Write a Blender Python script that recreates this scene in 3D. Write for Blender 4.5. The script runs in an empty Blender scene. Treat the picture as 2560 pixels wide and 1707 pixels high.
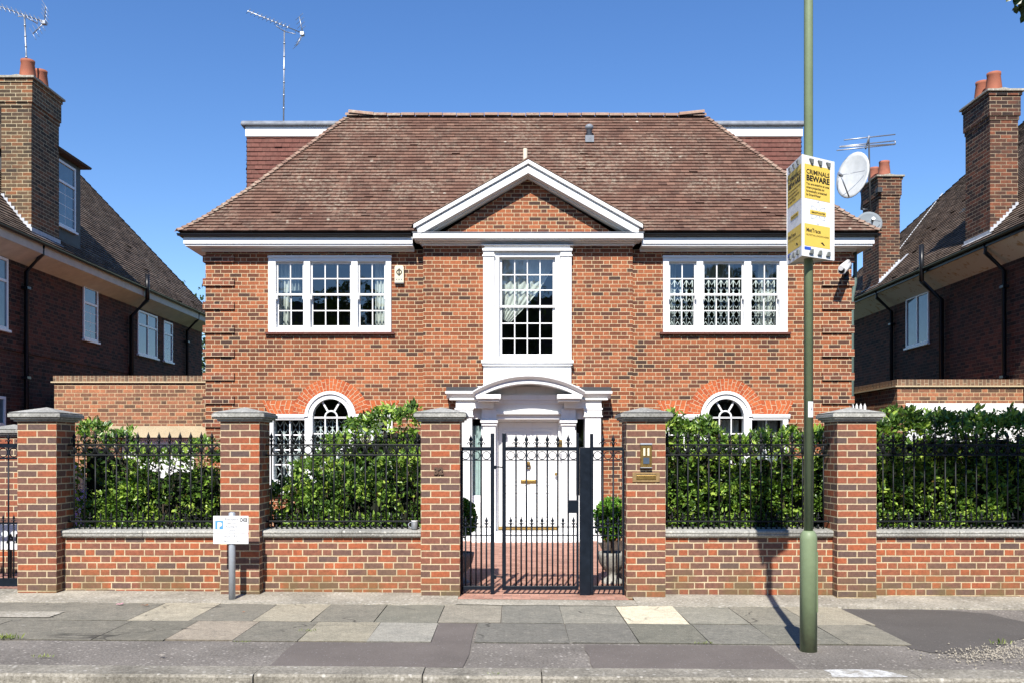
import bpy, bmesh, math, random
import numpy as np
from math import radians as R, sin, cos, pi, sqrt
from mathutils import Vector, Matrix
random.seed(7); RNG = np.random.default_rng(11)
SC = bpy.context.scene
# ---------------------------------------------------------------- camera, sky, sun, exposure
CAMZ, HZ, FPX = 1.65, 1125.0, 2286.0
cam = bpy.data.cameras.new('camera'); camo = bpy.data.objects.new('camera', cam)
SC.collection.objects.link(camo); SC.camera = camo
camo.location = (0, 0, CAMZ); camo.rotation_euler = (R(90), 0, 0)
cam.sensor_width = 36; cam.lens = FPX / 2560 * 36; cam.shift_y = (HZ - 853.5) / 2560
cam.clip_end = 3000; cam.clip_start = 0.1
SUN_EL, SUN_TAN = R(44.5), 0.16             # light runs (+0.16, +1) in plan
wd = bpy.data.worlds.new('World'); SC.world = wd; wd.use_nodes = True
wn = wd.node_tree
sky = wn.nodes.new('ShaderNodeTexSky'); sky.sky_type = 'NISHITA'; sky.sun_disc = False
sky.sun_elevation = SUN_EL; sky.sun_rotation = math.atan2(-SUN_TAN, -1.0)
sky.air_density = 1.0; sky.dust_density = 0.0; sky.ozone_density = 3.0
hs = wn.nodes.new('ShaderNodeHueSaturation'); hs.inputs['Saturation'].default_value = 1.22; hs.inputs['Hue'].default_value = 0.509; wn.links.new(sky.outputs[0], hs.inputs['Color'])
bgn = wn.nodes['Background']; wn.links.new(hs.outputs[0], bgn.inputs[0]); bgn.inputs[1].default_value = 0.115
sun = bpy.data.lights.new('sun', 'SUN'); sun.energy = 5.0; sun.angle = R(0.53); sun.color = (1, 0.955, 0.88)
suno = bpy.data.objects.new('sun', sun); SC.collection.objects.link(suno)
_l = Vector((SUN_TAN, 1, 0)).normalized() * cos(SUN_EL); _l.z = -sin(SUN_EL)
suno.rotation_euler = _l.to_track_quat('-Z', 'Y').to_euler(); suno.location = (-3, -10, 15)
SC.view_settings.view_transform = 'Standard'; SC.view_settings.look = 'None'
SC.view_settings.exposure = 0.62; SC.view_settings.gamma = 1
SC.cycles.max_bounces = 6; SC.cycles.diffuse_bounces = 3; SC.cycles.glossy_bounces = 3
SC.cycles.transparent_max_bounces = 10; SC.cycles.caustics_reflective = False; SC.cycles.caustics_refractive = False

def W(px, py, Y):                            # a measured photo pixel at a known depth -> metres
    return (px - 1280) / FPX * Y, CAMZ + (HZ - py) / FPX * Y
def X_(px, Y): return (px - 1280) / FPX * Y
def Z_(py, Y): return CAMZ + (HZ - py) / FPX * Y
def gz(x): return -0.0065 * (x + 1.0)        # the pavement falls gently to the right

# ---------------------------------------------------------------- materials
class T:
    def __init__(s, name):
        s.m = bpy.data.materials.new(name); s.m.use_nodes = True; s.t = s.m.node_tree
        s.b = s.t.nodes['Principled BSDF']; s.out = s.t.nodes['Material Output']
    def n(s, typ, ins=None, **kw):
        nd = s.t.nodes.new('ShaderNode' + typ)
        for k, v in kw.items(): setattr(nd, k, v)
        for k, v in (ins or {}).items(): s.set(nd.inputs[k], v)
        return nd
    def set(s, sock, v):
        if isinstance(v, bpy.types.NodeSocket): s.t.links.new(v, sock)
        elif isinstance(v, bpy.types.Node): s.t.links.new(v.outputs[0], sock)
        elif isinstance(v, (tuple, list)) and len(v) == 3 and sock.type == 'RGBA': sock.default_value = (*v, 1)
        else: sock.default_value = v
    def math(s, op, a, b=0.0, c=0.0, clamp=False):
        nd = s.n('Math', operation=op, use_clamp=clamp)
        s.set(nd.inputs[0], a); s.set(nd.inputs[1], b)
        if op in ('MULTIPLY_ADD', 'COMPARE', 'WRAP'): s.set(nd.inputs[2], c)
        return nd.outputs[0]
    def mix(s, f, a, b, mode='MIX'):
        nd = s.n('Mix', data_type='RGBA', blend_type=mode)
        s.set(nd.inputs[0], f); s.set(nd.inputs[6], a); s.set(nd.inputs[7], b); return nd.outputs[2]
    def ramp(s, f, stops, interp='LINEAR'):
        nd = s.n('ValToRGB'); cr = nd.color_ramp; cr.interpolation = interp
        while len(cr.elements) < len(stops): cr.elements.new(0.5)
        for e, (p, c) in zip(cr.elements, stops): e.position = p; e.color = (*c, 1)
        s.set(nd.inputs[0], f); return nd.outputs[0]
    def noise(s, scale, detail=4, rough=0.6, vec=None, dim='3D'):
        nd = s.n('TexNoise'); nd.inputs['Scale'].default_value = scale; nd.inputs['Detail'].default_value = detail
        nd.inputs['Roughness'].default_value = rough
        s.set(nd.inputs['Vector'], vec if vec is not None else s.pos()); return nd.outputs[0]
    def mrange(s, v, a, b, c=0.0, d=1.0, smooth=False):
        nd = s.n('MapRange', clamp=True)
        if smooth: nd.interpolation_type = 'SMOOTHSTEP'
        s.set(nd.inputs[0], v)
        for i, q in enumerate((a, b, c, d)): nd.inputs[i + 1].default_value = q
        return nd.outputs[0]
    def pos(s): return s.n('NewGeometry').outputs['Position']
    def attr(s, name='Col'): return s.n('Attribute', attribute_name=name)
    def bump(s, h, strength=0.4, dist=0.01):
        nd = s.n('Bump'); nd.inputs['Strength'].default_value = strength; nd.inputs['Distance'].default_value = dist
        s.set(nd.inputs['Height'], h); s.t.links.new(nd.outputs[0], s.b.inputs['Normal'])
    def fin(s, col=None, rough=None, spec=None, metal=None):
        if col is not None: s.set(s.b.inputs['Base Color'], col)
        if rough is not None: s.set(s.b.inputs['Roughness'], rough)
        if spec is not None: s.set(s.b.inputs['Specular IOR Level'], spec)
        if metal is not None: s.set(s.b.inputs['Metallic'], metal)
        return s.m

def plain(name, col, rough=0.5, metal=0, var=0.12, scale=9, bump=0, spec=0.4):
    t = T(name); n = t.noise(scale, 5)
    c = t.mix(1.0, col, t.ramp(n, [(0.25, (1 - var,) * 3), (0.75, (1 + var,) * 3)]), 'MULTIPLY')
    if bump: t.bump(t.noise(scale * 8, 4), bump, 0.004)
    return t.fin(c, t.mrange(n, 0.2, 0.8, rough * 0.85, min(1, rough * 1.15)), spec, metal)

def brick(name, stops, mortar, flemish=True, w=0.225, h=0.075, joint=0.0055, obj=False, hdr=0.0, soldier=False,
          uvmap=False, grime=None, moss=0.0, uoff=0.0, voff=0.0):
    t = T(name)
    if uvmap:
        sp = t.n('SeparateXYZ', {0: t.n('UVMap', uv_map='UVMap').outputs[0]}); u0, v0 = sp.outputs[0], sp.outputs[1]; pz = v0
        P = t.pos()
    else:
        P = t.n('TexCoord').outputs['Object'] if obj else t.pos()
        sp = t.n('SeparateXYZ', {0: P}); ns = t.n('SeparateXYZ', {0: t.n('NewGeometry').outputs['True Normal']})
        side = t.math('GREATER_THAN', t.math('ABSOLUTE', ns.outputs[0]), 0.6)
        mx = t.n('Mix', data_type='FLOAT'); t.set(mx.inputs[0], side); t.set(mx.inputs[2], sp.outputs[0]); t.set(mx.inputs[3], sp.outputs[1])
        u0, v0, pz = mx.outputs[0], sp.outputs[2], sp.outputs[2]
    if soldier: u0, v0 = v0, u0
    # hand-laid wobble
    wob = t.noise(5.0, 2, 0.5, P)
    u0 = t.math('ADD', u0, uoff)
    v = t.math('ADD', v0, t.math('MULTIPLY_ADD', wob, 0.006, voff - 0.003))
    vv = t.math('DIVIDE', v, h); row = t.math('FLOOR', vv); fv = t.math('SUBTRACT', vv, row)
    par = t.math('FLOORED_MODULO', row, 2.0)
    per = w * 1.5 if flemish else w
    rj = t.n('TexWhiteNoise', {'W': row}, noise_dimensions='1D').outputs[0]
    uu = t.math('DIVIDE', u0, per)
    uu = t.math('ADD', uu, t.math('MULTIPLY', par, 0.5))
    if not obj: uu = t.math('ADD', uu, t.math('MULTIPLY', rj, 0.07))
    cell = t.math('FLOOR', uu); fu = t.math('SUBTRACT', uu, cell)
    d = t.math('MINIMUM', fu, t.math('SUBTRACT', 1.0, fu)); ish = 0.0
    if flemish:
        d = t.math('MINIMUM', d, t.math('ABSOLUTE', t.math('SUBTRACT', fu, 2 / 3)))
        ish = t.math('GREATER_THAN', fu, 2 / 3)
    d = t.math('MULTIPLY', d, per)
    dv = t.math('MULTIPLY', t.math('MINIMUM', fv, t.math('SUBTRACT', 1.0, fv)), h)
    d = t.math('MINIMUM', d, dv)
    fine = t.noise(60.0, 3, 0.6, P)
    d = t.math('ADD', d, t.math('MULTIPLY_ADD', fine, 0.005, -0.0025))
    face = t.mrange(d, joint - 0.0016, joint + 0.0016, 0, 1, True)     # 1 on brick, 0 in the joint
    cid = t.n('CombineXYZ', {0: t.math('MULTIPLY_ADD', cell, 2.0, ish), 1: row})
    if obj: t.set(cid.inputs[2], t.math('MULTIPLY', t.n('ObjectInfo').outputs['Random'], 91.0))
    elif not uvmap: t.set(cid.inputs[2], side)
    wn_ = t.n('TexWhiteNoise', {'Vector': cid}, noise_dimensions='3D')
    rnd = wn_.outputs[0]
    sep = t.n('SeparateColor', {0: wn_.outputs[1]})
    f = t.math('ADD', rnd, t.math('MULTIPLY', ish, hdr))
    f = t.math('ADD', f, t.math('MULTIPLY_ADD', t.noise(0.75, 3, 0.6, P), 0.9, -0.45), clamp=True)
    col = t.ramp(f, stops)
    mott = t.ramp(t.noise(28.0, 5, 0.65, P), [(0.28, (0.62, 0.62, 0.66)), (0.72, (1.34, 1.3, 1.22))])
    col = t.mix(0.8, col, mott, 'MULTIPLY')
    edge = t.mrange(d, joint, joint + 0.014, 0.78, 1.0)
    big = t.noise(0.9, 4, 0.55, P)
    col = t.mix(1.0, col, t.ramp(big, [(0.3, (0.86,) * 3), (0.7, (1.1,) * 3)]), 'MULTIPLY')
    mcol = t.mix(1.0, mortar, t.ramp(t.noise(14.0, 4, 0.6, P), [(0.25, (0.72, 0.7, 0.66)), (0.7, (1.08, 1.08, 1.08))]), 'MULTIPLY')
    col = t.mix(face, mcol, col)
    if moss:                                                          # green-black damp staining near the ground
        mk = t.math('MULTIPLY', t.mrange(pz, 0.02, moss, 1.0, 0.0), t.mrange(t.noise(3.2, 4, 0.6, P), 0.38, 0.62))
        col = t.mix(t.math('MULTIPLY', mk, 0.78), col, (0.14, 0.105, 0.045))
    if grime: 
        gk = t.math('MULTIPLY', t.mrange(t.noise(2.0, 5, 0.7, P), 0.52, 0.75), grime)
        col = t.mix(gk, col, (0.05, 0.035, 0.03))
    t.bump(t.math('ADD', t.math('MULTIPLY', face, 1.0), t.math('MULTIPLY', fine, 0.25)), 0.7, 0.008)
    return t.fin(col, 0.85, 0.25)

def tilemat(name, stops, lichen=0.35, pale=(0.42, 0.36, 0.27), dark=0.0):
    t = T(name); a = t.attr('Col'); sp = t.n('SeparateColor', {0: a.outputs[0]})
    col = t.ramp(sp.outputs[0], stops)
    P = t.pos()
    col = t.mix(0.7, col, t.ramp(t.noise(22, 5, 0.7), [(0.3, (0.7,) * 3), (0.72, (1.3,) * 3)]), 'MULTIPLY')
    if dark: col = t.mix(t.math('MULTIPLY', t.mrange(t.noise(0.8, 4, 0.6), 0.45, 0.7), dark), col, (0.035, 0.025, 0.022))
    # lichen: pale weathering by patch, plus round spots
    patch = t.math('MULTIPLY', t.mrange(t.noise(1.1, 5, 0.65), 0.42, 0.68), t.mrange(t.noise(13, 5, 0.75), 0.45, 0.66))
    col = t.mix(t.math('MULTIPLY', patch, lichen * 1.5, clamp=True), col, pale)
    vo = t.n('TexVoronoi', feature='F1'); vo.inputs['Scale'].default_value = 2.6; t.set(vo.inputs['Vector'], P)
    dd = t.math('ADD', vo.outputs['Distance'], t.math('MULTIPLY', t.noise(30, 3), 0.1))
    spot = t.math('MULTIPLY', t.mrange(dd, 0.10, 0.15, 1, 0), t.math('GREATER_THAN', t.n('SeparateColor', {0: vo.outputs['Color']}).outputs[0], 0.45))
    col = t.mix(t.math('MULTIPLY', spot, 0.75), col, (0.55, 0.5, 0.4))
    t.bump(t.noise(70, 4), 0.3, 0.004)
    return t.fin(col, 0.9, 0.2)

def leafmat(name, stops, trans=0.22):
    t = T(name); a = t.attr('Col'); sp = t.n('SeparateColor', {0: a.outputs[0]})
    col = t.ramp(sp.outputs[0], stops)
    t.fin(col, 0.34, 0.45)
    tr = t.n('BsdfTranslucent'); t.set(tr.inputs[0], t.mix(1.0, col, (1.2, 1.3, 0.5), 'MULTIPLY'))
    mx = t.n('MixShader'); mx.inputs[0].default_value = trans
    t.t.links.new(t.b.outputs[0], mx.inputs[1]); t.t.links.new(tr.outputs[0], mx.inputs[2])
    t.t.links.new(mx.outputs[0], t.out.inputs[0]); return t.m

def glassmat(name, refl=0.13, tint=(0.75, 0.82, 0.82)):
    t = T(name); tr = t.n('BsdfTransparent'); tr.inputs[0].default_value = (*tint, 1)
    gl = t.n('BsdfGlossy'); gl.inputs['Roughness'].default_value = 0.015; gl.inputs[0].default_value = (0.95, 0.97, 1, 1)
    bp = t.n('Bump'); bp.inputs['Strength'].default_value = 0.16; bp.inputs['Distance'].default_value = 0.02
    t.set(bp.inputs['Height'], t.noise(2.2, 2)); t.t.links.new(bp.outputs[0], gl.inputs['Normal'])
    lw = t.n('LayerWeight'); lw.inputs[0].default_value = 0.5
    f = t.math('ADD', t.math('MULTIPLY', t.math('POWER', lw.outputs['Facing'], 4.0), 0.8), refl, clamp=True)
    mx = t.n('MixShader'); t.set(mx.inputs[0], f)
    t.t.links.new(tr.outputs[0], mx.inputs[1]); t.t.links.new(gl.outputs[0], mx.inputs[2])
    t.t.links.new(mx.outputs[0], t.out.inputs[0]); return t.m

def groundmat(name, a, b, speck=0.5, scale=90, big=0.25, bump=0.5, specks=(0.45, 0.42, 0.36)):
    t = T(name); n1 = t.noise(scale, 5, 0.75); n2 = t.noise(1.6, 5, 0.6)
    col = t.ramp(n1, [(0.3, a), (0.7, b)])
    col = t.mix(1.0, col, t.ramp(n2, [(0.3, (1 - big,) * 3), (0.7, (1 + big,) * 3)]), 'MULTIPLY')
    vo = t.n('TexVoronoi'); vo.inputs['Scale'].default_value = scale * 0.45; t.set(vo.inputs['Vector'], t.pos())
    k = t.math('MULTIPLY', t.mrange(vo.outputs['Distance'], 0.18, 0.34, 1, 0), t.math('GREATER_THAN', t.n('SeparateColor', {0: vo.outputs['Color']}).outputs[0], 1 - speck * 0.5))
    col = t.mix(t.math('MULTIPLY', k, 0.8), col, specks)
    blot = t.mrange(t.noise(7, 6, 0.8), 0.55, 0.7); col = t.mix(t.math('MULTIPLY', blot, big), col, (0.07, 0.065, 0.055)); pale = t.mrange(t.noise(4.3, 6, 0.8), 0.58, 0.7); col = t.mix(t.math('MULTIPLY', pale, big), col, specks)
    t.bump(n1, bump, 0.008); return t.fin(col, 0.92, 0.2)

M = {}
M['facade'] = brick('facade brick', [(0, (0.07, 0.04, 0.03)), (0.13, (0.125, 0.05, 0.031)), (0.32, (0.19, 0.066, 0.033)), (0.65, (0.28, 0.09, 0.04)), (1, (0.36, 0.12, 0.052))],
                    (0.6, 0.46, 0.29), hdr=0.1, joint=0.0056)
M['quoin'] = brick('quoin brick', [(0, (0.05, 0.03, 0.025)), (0.4, (0.19, 0.07, 0.042)), (1, (0.34, 0.11, 0.055))], (0.58, 0.45, 0.3), joint=0.006, grime=0.3)
M['garden'] = brick('garden wall brick', [(0, (0.12, 0.08, 0.07)), (0.38, (0.175, 0.09, 0.067)), (0.6, (0.23, 0.092, 0.06)), (0.8, (0.31, 0.098, 0.05)), (1, (0.36, 0.105, 0.048))],
                    (0.57, 0.46, 0.3), hdr=0.38, joint=0.0066, moss=0.42)
M['pillar'] = brick('pillar brick', [(0, (0.115, 0.078, 0.069)), (0.35, (0.16, 0.085, 0.065)), (0.6, (0.22, 0.088, 0.058)), (0.8, (0.31, 0.096, 0.049)), (1, (0.37, 0.105, 0.047))],
                    (0.57, 0.46, 0.3), flemish=False, w=0.22, joint=0.0066, obj=True, moss=0.3)
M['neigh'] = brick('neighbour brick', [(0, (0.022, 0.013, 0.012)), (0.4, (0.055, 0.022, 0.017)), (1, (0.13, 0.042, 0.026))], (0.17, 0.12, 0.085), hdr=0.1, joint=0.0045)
M['stack'] = brick('chimney brick', [(0, (0.055, 0.04, 0.028)), (0.5, (0.13, 0.085, 0.05)), (0.8, (0.18, 0.095, 0.05)), (1, (0.25, 0.1, 0.045))], (0.5, 0.42, 0.27), flemish=False, joint=0.006, grime=0.7)
M['stackred'] = brick('red chimney brick', [(0, (0.035, 0.023, 0.02)), (0.5, (0.09, 0.042, 0.028)), (1, (0.21, 0.075, 0.04))], (0.36, 0.28, 0.19), flemish=False, joint=0.006, grime=0.9)
M['garage'] = brick('garage brick', [(0, (0.12, 0.07, 0.045)), (0.4, (0.24, 0.11, 0.065)), (1, (0.4, 0.16, 0.08))], (0.55, 0.4, 0.24), joint=0.006)
M['soldier'] = brick('brick on edge', [(0, (0.12, 0.08, 0.055)), (1, (0.27, 0.15, 0.09))], (0.42, 0.33, 0.22), flemish=False, w=0.22, h=0.075, soldier=True)
M['arch'] = brick('rubbed red arch brick', [(0, (0.36, 0.075, 0.028)), (1, (0.5, 0.13, 0.045))], (0.6, 0.42, 0.27), flemish=False, w=0.14, h=0.07, soldier=True, uvmap=True, joint=0.005)
M['path'] = brick('red path brick', [(0, (0.33, 0.17, 0.125)), (1, (0.5, 0.275, 0.205))], (0.42, 0.3, 0.24), flemish=False, w=0.21, h=0.105, uvmap=True, joint=0.003)
def paintmat():
    t = T('white gloss paint'); P = t.pos()
    mp = t.n('Mapping'); mp.inputs['Scale'].default_value = (9, 9, 1.1); t.set(mp.inputs['Vector'], P)
    streak = t.mrange(t.noise(1.0, 5, 0.7, mp.outputs[0]), 0.54, 0.74); spot = t.mrange(t.noise(7, 5, 0.75), 0.58, 0.74)
    col = t.mix(t.math('MULTIPLY', streak, 0.28), (0.82, 0.815, 0.8), (0.52, 0.5, 0.45)); col = t.mix(t.math('MULTIPLY', spot, 0.22), col, (0.5, 0.49, 0.45))
    t.bump(t.noise(40, 4), 0.06, 0.003); return t.fin(col, t.mrange(spot, 0, 1, 0.32, 0.6), 0.4)
M['white'] = paintmat()
def rustsoffit():
    t = T('peeling soffit paint'); k = t.mrange(t.noise(5.5, 5, 0.7), 0.56, 0.63)
    return t.fin(t.mix(k, (0.62, 0.59, 0.52), t.mix(t.noise(20, 3), (0.38, 0.22, 0.09), (0.5, 0.42, 0.3))), 0.8, 0.2)
M['peel'] = rustsoffit()
M['offwhite'] = plain('weathered cream paint', (0.6, 0.56, 0.47), 0.7, var=0.16, scale=4)
M['lead'] = plain('grey lead', (0.2, 0.215, 0.24), 0.55, var=0.35, scale=7, bump=0.2)
M['flash'] = plain('pale lead flashing', (0.5, 0.52, 0.55), 0.6, var=0.25, scale=9)
M['darklead'] = plain('dark lead', (0.045, 0.047, 0.05), 0.6)
M['gutter'] = plain('black gutter paint', (0.012, 0.013, 0.015), 0.35)
M['iron'] = plain('black iron paint', (0.008, 0.009, 0.011), 0.5, var=0.3, scale=20, spec=0.28)
M['gatepaint'] = plain('satin black gate paint', (0.006, 0.010, 0.017), 0.42, var=0.3, scale=14, spec=0.22)
M['stone'] = groundmat('weathered cap stone', (0.17, 0.168, 0.15), (0.47, 0.46, 0.42), 0.35, 48, 0.35, 0.35, (0.6, 0.58, 0.52))
M['tile'] = tilemat('clay roof tile', [(0, (0.105, 0.058, 0.043)), (0.5, (0.15, 0.081, 0.058)), (1, (0.21, 0.118, 0.083))], 0.5)
M['hung'] = tilemat('red hung tile', [(0, (0.135, 0.058, 0.046)), (1, (0.19, 0.08, 0.062))], 0.12)
M['ntile'] = tilemat('brown neighbour tile', [(0, (0.09, 0.066, 0.052)), (0.5, (0.16, 0.115, 0.088)), (1, (0.26, 0.185, 0.14))], 0.3, dark=0.2)
M['hip'] = tilemat('hip tile', [(0, (0.15, 0.085, 0.065)), (1, (0.34, 0.22, 0.16))], 0.9)
M['pot'] = plain('terracotta chimney pot', (0.33, 0.11, 0.062), 0.8, var=0.2, scale=6)
M['glass'] = glassmat('window glass', 0.11)
M['nglass'] = plain('neighbour window glass', (0.10, 0.16, 0.19), 0.04, var=0.3, scale=3, spec=0.8)
M['curtain'] = plain('white curtain', (0.75, 0.73, 0.68), 0.9, var=0.08)
M['net'] = plain('grey net curtain', (0.4, 0.42, 0.42), 0.9, var=0.1)
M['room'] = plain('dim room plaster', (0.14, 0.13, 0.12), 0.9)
M['brass'] = plain('brass', (0.42, 0.27, 0.09), 0.35, metal=0.85, var=0.2, scale=25)
M['oldbrass'] = plain('weathered brass', (0.30, 0.20, 0.09), 0.55, metal=0.4, var=0.25, scale=30)
M['alu'] = plain('dull aluminium', (0.4, 0.41, 0.43), 0.4, metal=0.7)
def greenpost():
    t = T('green lamp post paint'); n = t.noise(5, 6, 0.75); col = t.mix(1.0, (0.2, 0.255, 0.145), t.ramp(n, [(0.3, (0.86, 0.86, 0.84)), (0.7, (1.12, 1.12, 1.1))]), 'MULTIPLY')
    k = t.mrange(t.noise(34, 5, 0.8), 0.66, 0.72); col = t.mix(t.math('MULTIPLY', k, 0.6), col, (0.38, 0.38, 0.33))
    sp = t.n('SeparateXYZ', {0: t.pos()}); low = t.math('MULTIPLY', t.mrange(sp.outputs[2], -0.05, 0.35, 1, 0), t.mrange(t.noise(9, 5, 0.8), 0.4, 0.62)); col = t.mix(t.math('MULTIPLY', low, 0.6), col, (0.10, 0.085, 0.06))
    t.bump(t.noise(60, 3), 0.12, 0.003); return t.fin(col, 0.5, 0.35)
M['green'] = greenpost()
M['galv'] = plain('galvanised steel', (0.36, 0.39, 0.43), 0.45, var=0.12, scale=18, metal=0.25)
M['signwhite'] = plain('sign white', (0.8, 0.81, 0.82), 0.35, var=0.02)
M['yellow'] = plain('sign yellow', (0.8, 0.56, 0.10), 0.45, var=0.02)
M['ink'] = plain('sign black', (0.012, 0.01, 0.01), 0.5)
M['greyink'] = plain('faded grey ink', (0.05, 0.055, 0.065), 0.5)
M['paleink'] = plain('pale grey ink', (0.42, 0.45, 0.5), 0.5)
M['blue'] = plain('sign blue', (0.03, 0.09, 0.5), 0.4)
M['paleblue'] = plain('faded sign blue', (0.10, 0.30, 0.66), 0.4)
M['clip'] = plain('grey cable clip', (0.16, 0.17, 0.16), 0.6)
M['cream'] = plain('cream plastic', (0.72, 0.66, 0.46), 0.5, var=0.06)
M['carblue'] = plain('blue car paint', (0.01, 0.05, 0.3), 0.2)
M['rubber'] = plain('black rubber', (0.015, 0.015, 0.015), 0.8)
M['dish'] = plain('pale dish paint', (0.5, 0.51, 0.5), 0.6, var=0.14, scale=5)
M['bark'] = plain('bark', (0.09, 0.065, 0.045), 0.95, var=0.4, scale=12, bump=0.6)
M['stem'] = plain('hedge twig shade', (0.010, 0.014, 0.006), 0.95, var=0.5, scale=25)  # twigs and the shade among them, put into one near-black colour
M['soil'] = groundmat('soil', (0.03, 0.022, 0.016), (0.07, 0.05, 0.035), 0.2)
M['road'] = groundmat('road asphalt', (0.035, 0.035, 0.036), (0.075, 0.074, 0.072), 0.4)
M['coarse'] = groundmat('coarse asphalt', (0.085, 0.076, 0.066), (0.3, 0.27, 0.235), 0.6, 55, 0.22, 0.9, (0.46, 0.42, 0.37))
M['smooth'] = groundmat('brown asphalt patch', (0.105, 0.09, 0.08), (0.19, 0.165, 0.147), 0.2, 110, 0.12, 0.35, (0.3, 0.28, 0.27))
M['grit'] = groundmat('gritty concrete', (0.17, 0.155, 0.12), (0.5, 0.46, 0.38), 0.7, 38, 0.3, 0.8, (0.55, 0.52, 0.45))
M['kerb'] = groundmat('granite kerb', (0.12, 0.108, 0.085), (0.38, 0.35, 0.29), 0.5, 42, 0.35, 0.8, (0.5, 0.47, 0.41))
M['patch'] = groundmat('new tarmac', (0.075, 0.068, 0.06), (0.14, 0.127, 0.115), 0.15, 120, 0.1, 0.35, (0.25, 0.23, 0.21))
M['lintel'] = groundmat('buff concrete', (0.42, 0.33, 0.2), (0.6, 0.5, 0.33), 0.1, 60, 0.12, 0.3)
M['ground'] = groundmat('far ground', (0.05, 0.06, 0.03), (0.09, 0.10, 0.05), 0.1, 4)
def slabmat():
    t = T('concrete paving slab'); a = t.attr('Col')
    n = t.noise(75, 5, 0.7); col = t.mix(1.0, a.outputs[0], t.ramp(n, [(0.3, (0.62, 0.61, 0.58)), (0.7, (1.42, 1.4, 1.34))]), 'MULTIPLY')
    col = t.mix(1.0, col, t.ramp(t.noise(3.5, 5, 0.65), [(0.3, (0.85, 0.86, 0.85)), (0.7, (1.14, 1.13, 1.1))]), 'MULTIPLY')
    col = t.mix(1.0, col, t.ramp(t.noise(19, 6, 0.8), [(0.3, (0.74, 0.74, 0.72)), (0.7, (1.24, 1.23, 1.18))]), 'MULTIPLY')
    st = t.mrange(t.noise(11, 5, 0.8), 0.58, 0.7); col = t.mix(t.math('MULTIPLY', st, 0.45), col, (0.46, 0.42, 0.34))
    dk = t.mrange(t.noise(6, 6, 0.85), 0.64, 0.72); col = t.mix(t.math('MULTIPLY', dk, 0.45), col, (0.06, 0.06, 0.055))
    vo = t.n('TexVoronoi'); vo.inputs['Scale'].default_value = 5.5; t.set(vo.inputs['Vector'], t.pos())
    gum = t.math('MULTIPLY', t.mrange(t.math('ADD', vo.outputs['Distance'], t.math('MULTIPLY', t.noise(25, 2), 0.06)), 0.10, 0.14, 1, 0), t.math('GREATER_THAN', t.n('SeparateColor', {0: vo.outputs['Color']}).outputs[0], 0.55))
    col = t.mix(t.math('MULTIPLY', gum, 0.5), col, t.mix(t.n('SeparateColor', {0: vo.outputs['Color']}).outputs[1], (0.05, 0.05, 0.045), (0.5, 0.47, 0.42)))
    vc = t.n('TexVoronoi', feature='DISTANCE_TO_EDGE'); vc.inputs['Scale'].default_value = 0.8; wp = t.n('VectorMath', operation='ADD'); nz = t.n('TexNoise'); nz.inputs['Scale'].default_value = 4; t.set(wp.inputs[0], t.pos()); t.set(wp.inputs[1], nz.outputs[1]); t.set(vc.inputs['Vector'], wp.outputs[0])
    crack = t.math('MULTIPLY', t.mrange(vc.outputs['Distance'], 0.003, 0.010, 1, 0), t.mrange(t.noise(0.9, 3), 0.5, 0.56)); col = t.mix(t.math('MULTIPLY', crack, 0.75), col, (0.045, 0.042, 0.036))
    t.bump(n, 0.5, 0.005); return t.fin(col, 0.9, 0.2)
M['slab'] = slabmat()
GREEN = [(0, (0.1, 0.07, 0.02)), (0.03, (0.026, 0.052, 0.014)), (0.36, (0.07, 0.14, 0.028)), (0.68, (0.17, 0.3, 0.045)), (1, (0.43, 0.56, 0.1))]
M['laurel'] = leafmat('laurel leaf', GREEN)
M['box'] = leafmat('box leaf', [(0, (0.03, 0.075, 0.012)), (0.5, (0.1, 0.24, 0.025)), (1, (0.24, 0.46, 0.05))])
M['treeleaf'] = leafmat('tree leaf', [(0, (0.014, 0.03, 0.01)), (0.6, (0.05, 0.09, 0.025)), (1, (0.10, 0.15, 0.05))])
M['weedleaf'] = leafmat('weed leaf', [(0, (0.08, 0.14, 0.02)), (1, (0.3, 0.34, 0.1))])

# ---------------------------------------------------------------- builders
def link(o): SC.collection.objects.link(o); return o
def wloc(o):
    v = Vector((0, 0, 0))
    while o is not None: v += o.location; o = o.parent
    return v
def tag(o, label=None, cat=None, group=None, kind=None):
    for k, v in (('label', label), ('category', cat), ('group', group), ('kind', kind)):
        if v: o[k] = v
    return o
def thing(name, loc, label, cat, group=None):
    o = link(bpy.data.objects.new(name, None)); o.location = loc; o.empty_display_size = 0.2
    return tag(o, label, cat, group)

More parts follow.
